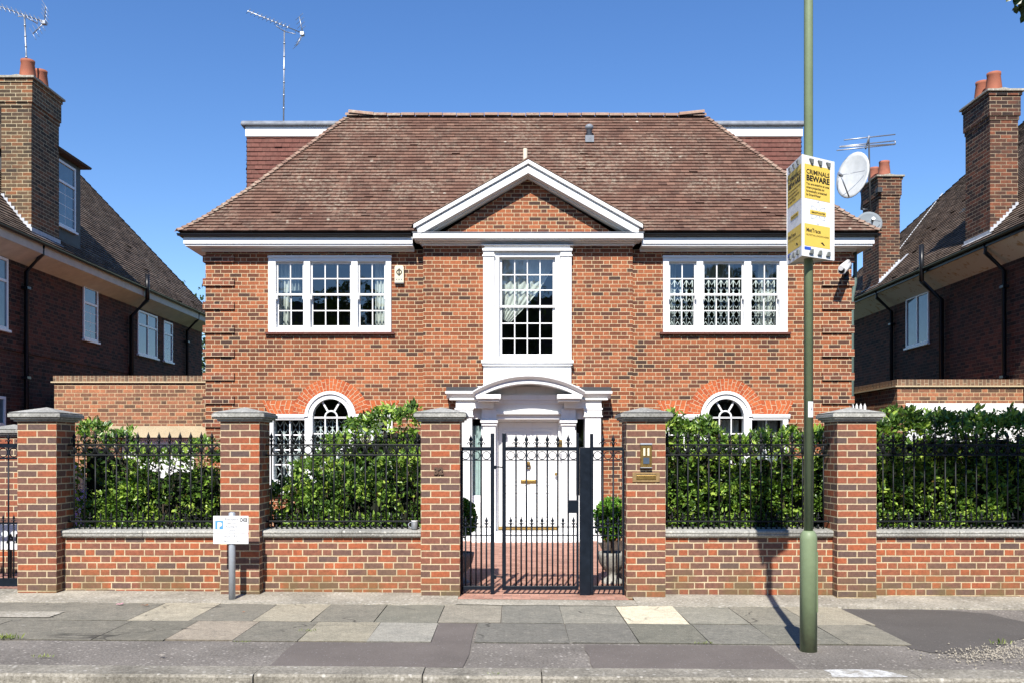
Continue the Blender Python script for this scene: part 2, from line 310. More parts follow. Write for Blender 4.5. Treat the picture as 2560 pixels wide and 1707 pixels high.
class MB:
    """collects shapes in world metres; build() links them as one mesh object"""
    def __init__(s): s.v = []; s.f = []; s.uv = {}; s.col = {}; s.sm = set()
    def quad(s, *p, uv=None, col=None, smooth=False):
        i = len(s.v); s.v += [tuple(q) for q in p]; s.f.append(tuple(range(i, i + len(p)))); k = len(s.f) - 1
        if uv: s.uv[k] = uv
        if col is not None: s.col[k] = col
        if smooth: s.sm.add(k)
        return s
    def box(s, x0, x1, y0, y1, z0, z1, col=None):
        if x0 > x1: x0, x1 = x1, x0
        if y0 > y1: y0, y1 = y1, y0
        if z0 > z1: z0, z1 = z1, z0
        i = len(s.v)
        s.v += [(x0, y0, z0), (x1, y0, z0), (x1, y1, z0), (x0, y1, z0), (x0, y0, z1), (x1, y0, z1), (x1, y1, z1), (x0, y1, z1)]
        for q in ((3, 2, 1, 0), (4, 5, 6, 7), (0, 1, 5, 4), (1, 2, 6, 5), (2, 3, 7, 6), (3, 0, 4, 7)):
            s.f.append(tuple(i + a for a in q))
            if col is not None: s.col[len(s.f) - 1] = col
        return s
    def prism(s, poly, a0, a1, axis='y'):
        """extrude a 2D outline; axis y: poly=(x,z); axis x: poly=(y,z); axis z: poly=(x,y)"""
        def P(q, a): return {'y': (q[0], a, q[1]), 'x': (a, q[0], q[1]), 'z': (q[0], q[1], a)}[axis]
        n = len(poly); i = len(s.v)
        s.v += [P(q, a0) for q in poly] + [P(q, a1) for q in poly]
        s.f.append(tuple(range(i, i + n))); s.f.append(tuple(range(i + 2 * n - 1, i + n - 1, -1)))
        for k in range(n):
            j = (k + 1) % n; s.f.append((i + j, i + k, i + n + k, i + n + j))
        return s
    def tube(s, pts, r, n=8, r1=None, caps=True):
        pts = [Vector(p) for p in pts]; i0 = len(s.v); m = len(pts)
        for k, p in enumerate(pts):
            t = (pts[min(k + 1, m - 1)] - pts[max(k - 1, 0)]).normalized()
            a = t.orthogonal().normalized() if abs(t.z) > 0.9 else Vector((0, 0, 1)).cross(t).normalized()
            if abs(t.z) > 0.9: a = (Vector((1, 0, 0)) - t * t.x).normalized()
            b = t.cross(a); rr = r if r1 is None else r + (r1 - r) * k / (m - 1)
            for q in range(n):
                g = 2 * pi * q / n; s.v.append(tuple(p + a * (rr * cos(g)) + b * (rr * sin(g))))
        for k in range(m - 1):
            for q in range(n):
                w = (q + 1) % n
                s.f.append((i0 + k * n + q, i0 + k * n + w, i0 + (k + 1) * n + w, i0 + (k + 1) * n + q)); s.sm.add(len(s.f) - 1)
        if caps:
            s.f.append(tuple(i0 + q for q in reversed(range(n)))); s.f.append(tuple(i0 + (m - 1) * n + q for q in range(n)))
        return s
    def lathe(s, prof, c, n=16, caps=True, ax=None):
        """prof = [(r, h)], turned about a vertical axis through c (or the frame ax = (a, b, up))"""
        c = Vector(c); a, b, u = ax or (Vector((1, 0, 0)), Vector((0, 1, 0)), Vector((0, 0, 1))); i0 = len(s.v); m = len(prof)
        for r, h in prof:
            for q in range(n):
                g = 2 * pi * q / n; s.v.append(tuple(c + a * (r * cos(g)) + b * (r * sin(g)) + u * h))
        for k in range(m - 1):
            for q in range(n):
                w = (q + 1) % n
                s.f.append((i0 + k * n + q, i0 + k * n + w, i0 + (k + 1) * n + w, i0 + (k + 1) * n + q)); s.sm.add(len(s.f) - 1)
        if caps:
            s.f.append(tuple(i0 + q for q in reversed(range(n)))); s.f.append(tuple(i0 + (m - 1) * n + q for q in range(n)))
        return s
    def ring(s, c, r, w, y0, y1, n=20, axis='y'):
        """flat ring standing in the XZ plane"""
        i0 = len(s.v)
        for q in range(n):
            g = 2 * pi * q / n
            for rr in (r - w / 2, r + w / 2):
                for y in (y0, y1): s.v.append((c[0] + rr * cos(g), y, c[1] + rr * sin(g)))
        for q in range(n):
            a = i0 + q * 4; b = i0 + ((q + 1) % n) * 4
            s.f += [(a, b, b + 2, a + 2), (a + 1, a + 3, b + 3, b + 1), (a + 2, b + 2, b + 3, a + 3), (a, a + 1, b + 1, b)]
        return s
    def build(s, name, mat, parent=None, bevel=0, label=None, kind=None, recalc=True):
        L = wloc(parent) if parent is not None else Vector((0, 0, 0))
        me = bpy.data.meshes.new(name)
        me.from_pydata([(x - L.x, y - L.y, z - L.z) for x, y, z in s.v], [], s.f)
        if s.uv:
            ul = me.uv_layers.new(name='UVMap')
            for k, u in s.uv.items():
                for j, li in enumerate(me.polygons[k].loop_indices): ul.data[li].uv = u[j]
        if s.col:
            ca = me.color_attributes.new('Col', 'FLOAT_COLOR', 'CORNER')
            arr = np.zeros(len(me.loops) * 4, np.float32)
            for k, c in s.col.items():
                c = (c, c, c) if not isinstance(c, (tuple, list)) else c
                for li in me.polygons[k].loop_indices: arr[li * 4:li * 4 + 4] = (*c, 1)
            ca.data.foreach_set('color', arr)
        for k in s.sm: me.polygons[k].use_smooth = True
        if recalc and not s.uv and not s.col:
            bm = bmesh.new(); bm.from_mesh(me); bmesh.ops.recalc_face_normals(bm, faces=bm.faces); bm.to_mesh(me); bm.free()
        me.materials.append(mat); me.validate(); me.update()
        o = link(bpy.data.objects.new(name, me))
        if parent is not None: o.parent = parent
        if bevel:
            b = o.modifiers.new('bevel', 'BEVEL'); b.width = bevel; b.segments = 2; b.limit_method = 'ANGLE'; b.angle_limit = R(40)
        return tag(o, label, kind=kind)

def struct(mb, name, mat, **k): return mb.build(name, mat, None, kind='structure', **k)

def np_mesh(name, V, Q, mat, parent=None, col=None, label=None, kind=None, smooth=False):
    L = wloc(parent) if parent is not None else Vector((0, 0, 0))
    V = np.asarray(V, np.float32) - np.array(L, np.float32); Q = np.asarray(Q, np.int32); k = Q.shape[1]
    me = bpy.data.meshes.new(name)
    me.vertices.add(len(V)); me.vertices.foreach_set('co', V.ravel())
    me.loops.add(Q.size); me.loops.foreach_set('vertex_index', Q.ravel())
    me.polygons.add(len(Q)); me.polygons.foreach_set('loop_start', np.arange(0, Q.size, k, dtype=np.int32))
    me.polygons.foreach_set('loop_total', np.full(len(Q), k, np.int32))
    me.update(calc_edges=True)
    if col is not None:
        ca = me.color_attributes.new('Col', 'FLOAT_COLOR', 'POINT')
        c = np.ones((len(V), 4), np.float32); c[:, :3] = np.asarray(col)[:, None] if np.ndim(col) == 1 else col
        ca.data.foreach_set('color', c.ravel())
    me.materials.append(mat); me.validate()
    o = link(bpy.data.objects.new(name, me))
    if parent is not None: o.parent = parent
    return tag(o, label, kind=kind)

def nrm(a): return a / np.maximum(np.linalg.norm(a, axis=1, keepdims=True), 1e-6)
LT = np.array([(0, 0, 0), (.32, .2, .05), (.7, .17, .05), (1, 0, -.06), (.7, -.17, .05), (.32, -.2, .05)])
def leaves(name, P, D, size, col, mat, parent, wide=1.0, upb=0.7):
    """one mesh of folded leaf blades: P base points, D axes"""
    n = len(P); D = nrm(D); up = RNG.normal(0, 0.5, (n, 3)); up[:, 2] += upb; up[:, 1] -= 0.7
    S = nrm(np.cross(D, up)); N = np.cross(S, D)
    sz = np.asarray(size)[:, None, None]
    V = P[:, None, :] + sz * (LT[None, :, :1] * D[:, None, :] + LT[None, :, 1:2] * wide * S[:, None, :] + LT[None, :, 2:] * N[:, None, :])
    b = (np.arange(n) * 6)[:, None]
    Q = np.concatenate([b + np.array([0, 1, 2, 3]), b + np.array([0, 3, 4, 5])], 0)
    return np_mesh(name, V.reshape(-1, 3), Q, mat, parent, np.repeat(np.clip(col, 0, 1), 6))

def shoots(P, out, m, size, spread=0.9):
    """rosettes of m leaves at shoot tips P facing out"""
    n = len(P); A = nrm(out)
    D = np.repeat(A, m, 0) + RNG.normal(0, spread * 0.62, (n * m, 3))
    B = np.repeat(P, m, 0) + RNG.normal(0, size * 0.28, (n * m, 3))
    return B, D

def text(body, size, org, ux, uz, mat, parent, name='lettering', align='CENTER', bold=0.0, width=None, depth=0.0):
    cu = bpy.data.curves.new('lettering', 'FONT'); cu.body = body; cu.size = size; cu.align_x = align; cu.offset = bold; cu.extrude = depth
    cu.resolution_u = 3
    ob = link(bpy.data.objects.new('tmp', cu)); dg = bpy.context.evaluated_depsgraph_get(); dg.update()
    me = bpy.data.meshes.new_from_object(ob.evaluated_get(dg)); bpy.data.objects.remove(ob); bpy.data.curves.remove(cu)
    ux = Vector(ux).normalized(); uz = Vector(uz).normalized(); un = ux.cross(uz); L = wloc(parent) if parent is not None else Vector((0, 0, 0))
    xs = [v.co.x for v in me.vertices] or [0, 1]; k = 1.0
    if width: k = width / max(1e-5, max(xs) - min(xs))
    for v in me.vertices:
        v.co = Vector(org) + ux * (v.co.x * k) + uz * v.co.y + un * v.co.z - L
    me.name = name; me.materials.clear(); me.materials.append(mat)
    o = link(bpy.data.objects.new(name, me))
    if parent is not None: o.parent = parent
    return o

def copy_tree(o, loc=None, label=None):
    c = o.copy(); link(c)
    if loc is not None: c.location = loc
    if label: c['label'] = label
    for ch in list(o.children):
        d = ch.copy(); link(d); d.parent = c
        for g in list(ch.children):
            e = g.copy(); link(e); e.parent = d
    return c

def tiles(mb, base, u, d, prof, ulo, uhi, gauge=0.1, tw=0.165, lift=0.026, start=0.0, jit=0.004, under=True, skip=None):
    """lay plain tiles course by course. base: origin, u: along the eaves, d: horizontal inward; prof [(d,z)] polyline; ulo/uhi(d): limits along u"""
    base, u, d = Vector(base), Vector(u), Vector(d); up = Vector((0, 0, 1))
    seg = [0.0]
    for a, b in zip(prof, prof[1:]): seg.append(seg[-1] + math.hypot(b[0] - a[0], b[1] - a[1]))
    def at(s):
        s = max(0, min(seg[-1], s))
        for k in range(len(prof) - 1):
            if s <= seg[k + 1] + 1e-9:
                f = (s - seg[k]) / (seg[k + 1] - seg[k]); a, b = prof[k], prof[k + 1]
                L = seg[k + 1] - seg[k]; nd, nz = -(b[1] - a[1]) / L, (b[0] - a[0]) / L
                return a[0] + (b[0] - a[0]) * f, a[1] + (b[1] - a[1]) * f, nd, nz
    n = int(seg[-1] / gauge + 0.999)
    for i in range(n):
        s0, s1 = i * gauge, min(seg[-1], (i + 1) * gauge)
        d0, z0, nd, nz = at(s0 + 1e-6); d1, z1, _, _ = at(s1)
        N = d * nd + up * nz
        a0, b0, a1, b1 = ulo(d0), uhi(d0), ulo(d1), uhi(d1)
        if b0 - a0 < 0.02: continue
        if under and not (skip and d0 < .4): mb.quad(base + u * a0 + d * d0 + up * z0, base + u * b0 + d * d0 + up * z0, base + u * max(a1, b1) + d * d1 + up * z1, base + u * min(a1, b1) + d * d1 + up * z1, col=0.1)
        off = (0.5 if i % 2 else 0) * tw + random.uniform(-.02, .02); k = math.floor((min(a0, a1) - off) / tw)
        while off + k * tw < b0:
            x0 = max(off + k * tw + .0015, a0); x1 = min(off + (k + 1) * tw - .0015, b0); k += 1
            if x1 - x0 < 0.004 or (skip and skip((x0 + x1) / 2, d0)): continue
            y0 = min(max(x0, a1), max(a1, b1)); y1 = min(max(x1, a1), max(a1, b1))
            lf = lift + random.uniform(-jit, jit); l2 = 0.004
            c = min(1, max(0, random.gauss(0.45, 0.22)))
            if random.random() < .012: lf += random.uniform(.008, .02)
            p0 = base + u * x0 + d * d0 + up * z0 + N * (lf + random.uniform(-.0015, .0015)); p1 = base + u * x1 + d * d0 + up * z0 + N * (lf + random.uniform(-.0015, .0015))
            q1 = base + u * y1 + d * d1 + up * z1 + N * l2; q0 = base + u * y0 + d * d1 + up * z1 + N * l2
            mb.quad(p0, p1, q1, q0, col=c)
            mb.quad(p0 - N * lf, p1 - N * lf, p1, p0, col=max(0, c - .25))
    return at, seg[-1]
# ---------------------------------------------------------------- ground, road, pavement
mb = MB(); mb.quad((-900, -900, -.16), (900, -900, -.16), (900, 1500, -.16), (-900, 1500, -.16)); struct(mb, 'ground', M['ground'])
mb = MB(); mb.quad((-60, -1.5, -.13), (60, -1.5, -.13), (60, 6.72, -.13), (-60, 6.72, -.13)); struct(mb, 'road', M['road'])
def sheet(mb, poly, z=0.0, col=None): return mb.quad(*[(x, y, gz(x) + z) for x, y in poly], col=col)
def rect(x0, x1, y0, y1): return [(x0, y0), (x1, y0), (x1, y1), (x0, y1)]
# kerb stones: long granite blocks with a dropped face
mb = MB()
xs = [-30, -4.35, -1.9, -.66, .22, 3.02, 5.15, 30]
ky = [(6.72, 6.98), (6.70, 6.98), (6.715, 6.98), (6.72, 6.98), (6.70, 6.98), (6.72, 7.02), (6.66, 6.98)]
for (a, b), (y0, y1) in zip(zip(xs, xs[1:]), ky):
    a += .004; b -= .004; z0, z1 = gz(a), gz(b); c = .018
    dz = random.uniform(-.004, .004)
    A = [(a, y0, -.2), (a, y0, z0 - c + dz), (a, y0 + c, z0 + dz), (a, y1, z0 + dz)]; B = [(b, y0, -.2), (b, y0, z1 - c + dz), (b, y0 + c, z1 + dz), (b, y1, z1 + dz)]
    for k in range(3): mb.quad(A[k], B[k], B[k + 1], A[k + 1])
    mb.quad(*A[::-1], (a, y1, -.2)); mb.quad(*B, (b, y1, -.2))
struct(mb, 'kerb', M['kerb'])
def paintmark():
    t = T('worn white road paint'); k = t.mrange(t.noise(16, 6, 0.8), 0.40, 0.58); return t.fin(t.mix(k, (0.3, 0.28, 0.24), (0.62, 0.62, 0.6)), 0.9, 0.2)
mb = MB(); sheet(mb, [(2.36, 6.745), (2.6, 6.74), (2.93, 6.76), (2.86, 6.9), (2.80, 6.975), (2.5, 6.985), (2.37, 6.96), (2.39, 6.85)], .003); struct(mb, 'kerb_paint_mark', paintmark())
mb = MB()
for a, b in zip(range(-30, 30, 2), range(-28, 32, 2)): sheet(mb, rect(a, b, 6.9, 10.2), -.012)
struct(mb, 'pavement', M['coarse'])
def wobble(poly, n=6, a=.012):
    out = []
    for (x0, y0), (x1, y1) in zip(poly, poly[1:] + poly[:1]):
        for k in range(n): out.append((x0 + (x1 - x0) * k / n + random.uniform(-a, a), y0 + (y1 - y0) * k / n + random.uniform(-a, a)))
    return out
mb = MB()
sheet(mb, wobble([(-1.86, 6.99), (-.37, 6.99), (-.33, 8.78), (-.69, 8.78), (-.70, 7.88), (-1.86, 7.88)], 4), -.004)
sheet(mb, wobble(rect(.62, 2.2, 6.99, 7.84), 4), -.004)
struct(mb, 'asphalt_patch', M['smooth'])
mb = MB(); pts = [(3.505, 9.74), (3.47, 8.6), (3.40, 7.78), (3.5, 7.64), (3.79, 7.57), (4.02, 7.68), (4.36, 8.04), (4.62, 8.26), (5.4, 8.45), (6.6, 8.5), (6.6, 8.75), (5.6, 8.75), (5.08, 9.0), (4.95, 9.5), (4.6, 9.7)]
sheet(mb, wobble(pts, 3, .01), -.007); struct(mb, 'tarmac_patch', M['patch'])
DK, MD, LI, VL, PK, GR = (0.198, 0.187, 0.165), (0.235, 0.222, 0.193), (0.35, 0.318, 0.262), (0.6, 0.545, 0.44), (0.31, 0.27, 0.23), (0.265, 0.246, 0.215)
row1 = [(-9, -5.3, DK), (-5.3, -4.73, DK), (-4.73, -3.7, DK), (-3.7, -3.11, LI), (-3.11, -2.5, DK), (-2.5, -1.93, LI), (-1.93, -1.33, (0.2, .189, .166)), (-1.33, -.716, (0.205, .2, .175)), (-.716, -.11, GR), (-.11, .5, (0.2, .195, .18)), (.5, 1.1, (0.26, .25, .225)),
        (1.1, 1.715, VL), (1.715, 2.3, (0.27, .26, .23)), (2.3, 2.9, MD), (2.9, 3.5, LI)]
row2 = [(-9, -6.0, DK), (-6.0, -4.79, DK), (-4.79, -3.64, DK), (-3.64, -3.01, (0.185, .175, .153)), (-3.01, -2.42, PK), (-2.42, -1.86, DK), (-1.86, -1.26, (0.31, .285, .235)), (-1.26, -.7, (0.29, .28, .26)), (-.33, .5, (0.18, .175, .165)), (.5, 1.1, (0.165, .16, .15)),
        (1.1, 1.72, (0.165, .162, .142)), (1.72, 2.3, (0.19, .185, .17)), (2.3, 2.9, (0.19, .185, .165)), (2.9, 3.46, MD)]
mb = MB()
for row, y0, y1 in ((row1, 8.78, 9.86), (row2, 7.9, 8.785)):
    for a, b, c in row:
        k = random.uniform(.93, 1.07); j = lambda: random.uniform(-.005, .005); h = [random.uniform(-.003, .004) for _ in range(4)]
        ya, yb = y0 + random.uniform(.0, .02), y1 - random.uniform(0, .015)
        p = [(a + .004 + j(), ya), (b - .004 + j(), ya), (b - .004 + j(), yb), (a + .004 + j(), yb)]
        col = tuple(q * k for q in c)
        mb.quad(*[(x, y, gz(x) + e) for (x, y), e in zip(p, h)], col=col)
        for q in range(4):
            (x0_, y0_), (x1_, y1_) = p[q], p[(q + 1) % 4]
            mb.quad((x0_, y0_, gz(x0_) - .03), (x1_, y1_, gz(x1_) - .03), (x1_, y1_, gz(x1_) + h[(q + 1) % 4]), (x0_, y0_, gz(x0_) + h[q]), col=tuple(q * .5 for q in col))
struct(mb, 'paving_slabs', M['slab'])
mb = MB()      # rough concrete footing strip along the wall
n = 120; xs = np.linspace(-9, 9, n + 1)
fr = [9.77 + random.uniform(-.03, .03) for _ in xs]
for k in range(n):
    a, b = xs[k], xs[k + 1]
    if -.62 < (a + b) / 2 < 1.28:
        mb.quad((a, fr[k], gz(a) + .006), (b, fr[k + 1], gz(b) + .006), (b, 10.1, gz(b) + .012), (a, 10.1, gz(a) + .012)); continue
    mb.quad((a, fr[k], gz(a) + .006), (b, fr[k + 1], gz(b) + .006), (b, 10.14, gz(b) + .02), (a, 10.14, gz(a) + .02)); mb.quad((a, fr[k], gz(a) - .02), (b, fr[k + 1], gz(b) - .02), (b, fr[k + 1], gz(b) + .006), (a, fr[k], gz(a) + .006))
    mb.quad((a, 10.14, gz(a) + .02), (b, 10.14, gz(b) + .02), (b, 10.5, gz(b) + .035), (a, 10.5, gz(a) + .035))
sheet(mb, wobble(rect(-6.2, -4.5, 8.88, 9.2), 6, .012), .007); struct(mb, 'footing_strip', M['grit'])
mb = MB(); mb.quad((-9, 10.5, -.03), (-.62, 10.5, -.03), (-.75, 17.6, -.06), (-9, 17.6, -.06)); mb.quad((1.2, 10.5, -.03), (9, 10.5, -.03), (9, 17.6, -.06), (1.4, 17.6, -.06))
struct(mb, 'garden_soil', M['soil'])
mb = MB(); mb.quad((-.62, 10.09, .012), (1.29, 10.09, .0), (1.6, 17.3, -.035), (-.95, 17.3, -.035), uv=[(-.62, 10.09), (1.29, 10.09), (1.6, 17.3), (-.95, 17.3)]); struct(mb, 'brick_path', M['path'])
mb = MB(); mb.quad((-9.5, 9.95, .02), (-5.56, 9.95, .02), (-5.56, 17.5, .0), (-9.5, 17.5, 0), uv=[(-9.5, 9.95), (-5.56, 9.95), (-5.56, 17.5), (-9.5, 17.5)])
struct(mb, 'driveway', M['path'])

# ---------------------------------------------------------------- the main house
F = 17.5                                                             # plane of the main front wall
house = thing('brick_house', (0.3, F, 0), 'red brick detached house with white pedimented window bay and clay tiled hipped roof', 'house')
fx = lambda p: X_(p, F); fz = lambda p: Z_(p, F)
XL, XR, BL, BR, BY, TOP = -5.866, 6.50, -1.689, 2.294, 17.39, 5.48
def wall_with_holes(mb, x0, x1, z0, z1, y, depth, holes):
    """front wall panel with rectangular openings and their reveals"""
    xs = sorted({x0, x1} | {h[0] for h in holes} | {h[1] for h in holes}); zs = sorted({z0, z1} | {h[2] for h in holes} | {h[3] for h in holes})
    for a, b in zip(xs, xs[1:]):
        for c, d in zip(zs, zs[1:]):
            mx, mz = (a + b) / 2, (c + d) / 2
            if any(h[0] < mx < h[1] and h[2] < mz < h[3] for h in holes): continue
            mb.quad((a, y, c), (b, y, c), (b, y, d), (a, y, d)); mb.quad((b, y + depth, c), (a, y + depth, c), (a, y + depth, d), (b, y + depth, d))
    for a, b, c, d in holes:
        mb.quad((a, y, c), (a, y + depth, c), (a, y + depth, d), (a, y, d)); mb.quad((b, y + depth, c), (b, y, c), (b, y, d), (b, y + depth, d))
        mb.quad((a, y, d), (a, y + depth, d), (b, y + depth, d), (b, y, d)); mb.quad((a, y, c), (b, y, c), (b, y + depth, c), (a, y + depth, c))
U = (fz(831), fz(640))                                               # upper windows
W1 = (fx(672), fx(978.5)); W2 = (fx(1657), fx(1967.5))
# ground-floor venetian windows: centre x, arch radius, spring height, bottom
G1 = dict(c=fx(827), r=.47, sp=fz(1041), x0=fx(672), x1=fx(982), zb=fz(1226)); G2 = dict(c=fx(1814), r=.47, sp=fz(1041), x0=fx(1659), x1=fx(1969), zb=fz(1226))
mb = MB()
for (x0, x1, up, G) in ((XL, BL, W1, G1), (BR, XR, W2, G2)):
    hs = [(up[0], up[1], U[0], U[1]), (G['x0'], G['x1'], G['zb'], G['sp']), (G['c'] - G['r'], G['c'] + G['r'], G['sp'], G['sp'] + G['r'])]
    wall_with_holes(mb, x0, x1, -.12, TOP, F, .3, hs)
    for s in (-1, 1):                                                # brick spandrels that turn the square head into an arch
        for k in range(12):
            g0, g1 = pi / 2 * k / 12, pi / 2 * (k + 1) / 12
            p = [(G['c'] + s * G['r'] * cos(g), G['sp'] + G['r'] * sin(g)) for g in (g0, g1)]
            mb.prism([p[0], (G['c'] + s * G['r'], p[0][1]), (G['c'] + s * G['r'], p[1][1]), p[1]], F + .001, F + .299)
mb.box(BL + .001, BR - .001, F + .31, F + .33, 2.9, 3.2)
# side and back walls
mb.quad((XL, F, -.12), (XL, F, TOP), (XL, 22.1, TOP), (XL, 22.1, -.12)); mb.quad((XR, F, -.12), (XR, 22.1, -.12), (XR, 22.1, TOP), (XR, F, TOP))
mb.quad((XL, 22.1, -.12), (XR, 22.1, -.12), (XR, 22.1, TOP), (XL, 22.1, TOP))
mb.build('wall', M['facade'], house, recalc=False)
# projecting central bay
mb = MB(); CW = (-.33, .91, 3.40, 5.39); DO = (-.84, 1.46, -.12, 2.42)
wall_with_holes(mb, BL, BR, -.12, 5.57, BY, .3, [CW, DO])
for x in (BL, BR): mb.quad((x, BY, -.12), (x, BY, 5.57), (x, F + .02, 5.57), (x, F + .02, -.12))
mb.prism([(BL + .06, 5.575), (BR - .06, 5.575), (.3025, 6.80)], BY, BY + .12)
mb.build('bay_wall', M['facade'], house, recalc=False)
# rooms: floors and partitions so that the windows look into dim interiors
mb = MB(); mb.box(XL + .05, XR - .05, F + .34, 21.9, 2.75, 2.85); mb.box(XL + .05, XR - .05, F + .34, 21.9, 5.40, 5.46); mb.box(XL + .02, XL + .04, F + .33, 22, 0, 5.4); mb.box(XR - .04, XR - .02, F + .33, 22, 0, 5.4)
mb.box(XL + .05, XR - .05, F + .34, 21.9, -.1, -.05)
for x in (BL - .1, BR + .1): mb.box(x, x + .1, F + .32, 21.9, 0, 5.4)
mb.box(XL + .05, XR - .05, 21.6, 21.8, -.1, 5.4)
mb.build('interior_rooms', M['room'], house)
# quoins
for k in range(13):
    z1 = fz(560 + 337 * .408) - k * .4475; z0 = z1 - .14
    if k == 0: z1 += 0
    if z0 < -.1: break
    for za, zb_ in ([(z0, z1)] if k else [(z0, z1), (z1 + .31, z1 + .44)]):
        for a, b in ((XL - .042, XL + .56), (XR - .57, XR + .042)): mb = MB(); mb.box(a, b, F - .042, F + .55, za, zb_); mb.build('quoin', M['quoin'], house, bevel=.004)
# eaves
def frame_run(s, mb, d0, d1, z0, z1):
    """a band running round the eaves between overhangs d0 < d1, left out at the bay on the front"""
    if s < 0: mb.box(XL - d1, BL - .18, F - d1, F - d0, z0, z1); mb.box(XL - d1, XL - d0, F - d0, 22.4, z0, z1)
    else: mb.box(BR + .15, XR + d1, F - d1, F - d0, z0, z1); mb.box(XR + d0, XR + d1, F - d0, 22.4, z0, z1)
for s in (-1, 1):
    mb = MB(); frame_run(s, mb, -.02, .29, 5.485, 5.52); frame_run(s, mb, .0, .06, 5.43, 5.485); frame_run(s, mb, .262, .315, 5.52, 5.655); frame_run(s, mb, .20, .262, 5.505, 5.535)
    mb.build('eaves_cornice', M['white'], house, bevel=.006)
def half_gutter(mb, a, b, r=.046):
    a, b = Vector(a), Vector(b); t = (b - a).normalized(); s = t.cross(Vector((0, 0, 1)))
    n = 8; pr = [(r * cos(pi + pi * k / n), r * sin(pi + pi * k / n)) for k in range(n + 1)] + [((r - .008) * cos(2 * pi - pi * k / n), (r - .008) * sin(2 * pi - pi * k / n)) for k in range(n + 1)]
    i = len(mb.v); m = len(pr)
    for p in (a, b): mb.v += [tuple(p + s * x + Vector((0, 0, z))) for x, z in pr]
    for k in range(m): mb.f.append((i + k, i + (k + 1) % m, i + m + (k + 1) % m, i + m + k))
    mb.f.append(tuple(range(i, i + m))); mb.f.append(tuple(range(i + 2 * m - 1, i + m - 1, -1)))
GZ = 5.70
gut = MB(); half_gutter(gut, (XL - .40, F - .365, GZ), (BL - .2, F - .365, GZ)); half_gutter(gut, (XL - .365, F - .40, GZ), (XL - .365, 22.4, GZ)); gut.box(XL - .33, BL - .2, F - .325, F - .316, 5.66, 5.72); gut.build('gutter', M['gutter'], house)
gut = MB(); half_gutter(gut, (BR + .17, F - .365, GZ), (XR + .40, F - .365, GZ)); half_gutter(gut, (XR + .365, F - .40, GZ), (XR + .365, 22.4, GZ)); gut.box(BR + .17, XR + .33, F - .325, F - .316, 5.66, 5.72); gut.build('gutter', M['gutter'], house)
gut = MB(); gut.tube([(6.66, 17.75, 5.62), (6.66, 17.75, 5.3), (6.66, 17.75, 4.9), (6.6, 17.75, 4.6), (6.6, 17.75, 0)], .04); gut.build('drainpipe', plain('green grey downpipe', (0.12, 0.17, 0.15), .5), house)
# roof: bell-cast plain tiles, hipped both ends
PC = .3025
EX0, EX1, EY = XL - .39, XR + .38, F - .40
PROF = [(0, 5.735), (.385, 6.10), (1.014, 6.80), (2.7, 8.87)]
def roofz(d):
    for a, b in zip(PROF, PROF[1:]):
        if d <= b[0]: return a[1] + (b[1] - a[1]) * (d - a[0]) / (b[0] - a[0])
    return PROF[-1][1]
mb = MB(); wid = EX1 - EX0
tiles(mb, (EX0, EY, 0), (1, 0, 0), (0, 1, 0), PROF, lambda d: d, lambda d: wid - d, gauge=.107, skip=lambda u, d: d < .36 and abs(EX0 + u - PC) < 2.02 + .1 * (d < .1))
dep = 5.4
tiles(mb, (EX0, EY + dep, 0), (0, -1, 0), (1, 0, 0), PROF, lambda d: d, lambda d: dep - d, gauge=.107)
tiles(mb, (EX1, EY, 0), (0, 1, 0), (-1, 0, 0), PROF, lambda d: d, lambda d: dep - d, gauge=.107)
for (a, za), (b, zb) in zip(PROF, PROF[1:]):
    mb.quad((EX0 + a, EY + dep - a, za), (EX1 - a, EY + dep - a, za), (EX1 - b, EY + dep - b, zb), (EX0 + b, EY + dep - b, zb), col=.4)
roof = mb.build('roof', M['tile'], house, recalc=False)
mb = MB()                                                            # stepped bonnet tiles down the hips, half-round ridge
def hip_tiles(mb, P, n, sx, hw=.085, tk=.02):
    for i in range(n):
        d0, d1 = 2.7 * i / n - .012, 2.7 * (i + 1) / n + .03
        z0, z1 = roofz(max(0, d0)), roofz(min(2.7, d1)); c = min(1, max(0, random.gauss(.55, .25)))
        a = Vector((P[0] + sx * d0, P[1] + d0, z0 + .06 + random.uniform(-.004, .004))); b = Vector((P[0] + sx * d1, P[1] + d1, z1 + .012))
        lf, rt = Vector((-sx, .9, 0)).normalized(), Vector((sx * .9, -1, 0)).normalized()
        for s_ in (lf, rt):
            w = s_ * hw - Vector((0, 0, hw * .62))
            mb.quad(a, b, b + w, a + w, col=c); mb.quad(a, a + w, a + w - Vector((0, 0, tk)), a - Vector((0, 0, tk)), col=max(0, c - .3))
hip_tiles(mb, (EX0, EY), 38, 1); hip_tiles(mb, (EX1, EY), 38, -1)
x = EX0 + 2.66; yr, zr = EY + 2.7, 8.855
while x < EX1 - 2.7:
    w = .3; c = random.gauss(.6, .15); pr = [(.105 * cos(pi * k / 6), .085 * sin(pi * k / 6)) for k in range(7)]; dz = random.uniform(-.006, .006)
    for (a0, b0), (a1, b1) in zip(pr, pr[1:]): mb.quad((x, yr + a0, zr + b0 + dz), (x + w - .012, yr + a0, zr + b0 + dz), (x + w - .012, yr + a1, zr + b1 + dz), (x, yr + a1, zr + b1 + dz), col=c)
    x += w
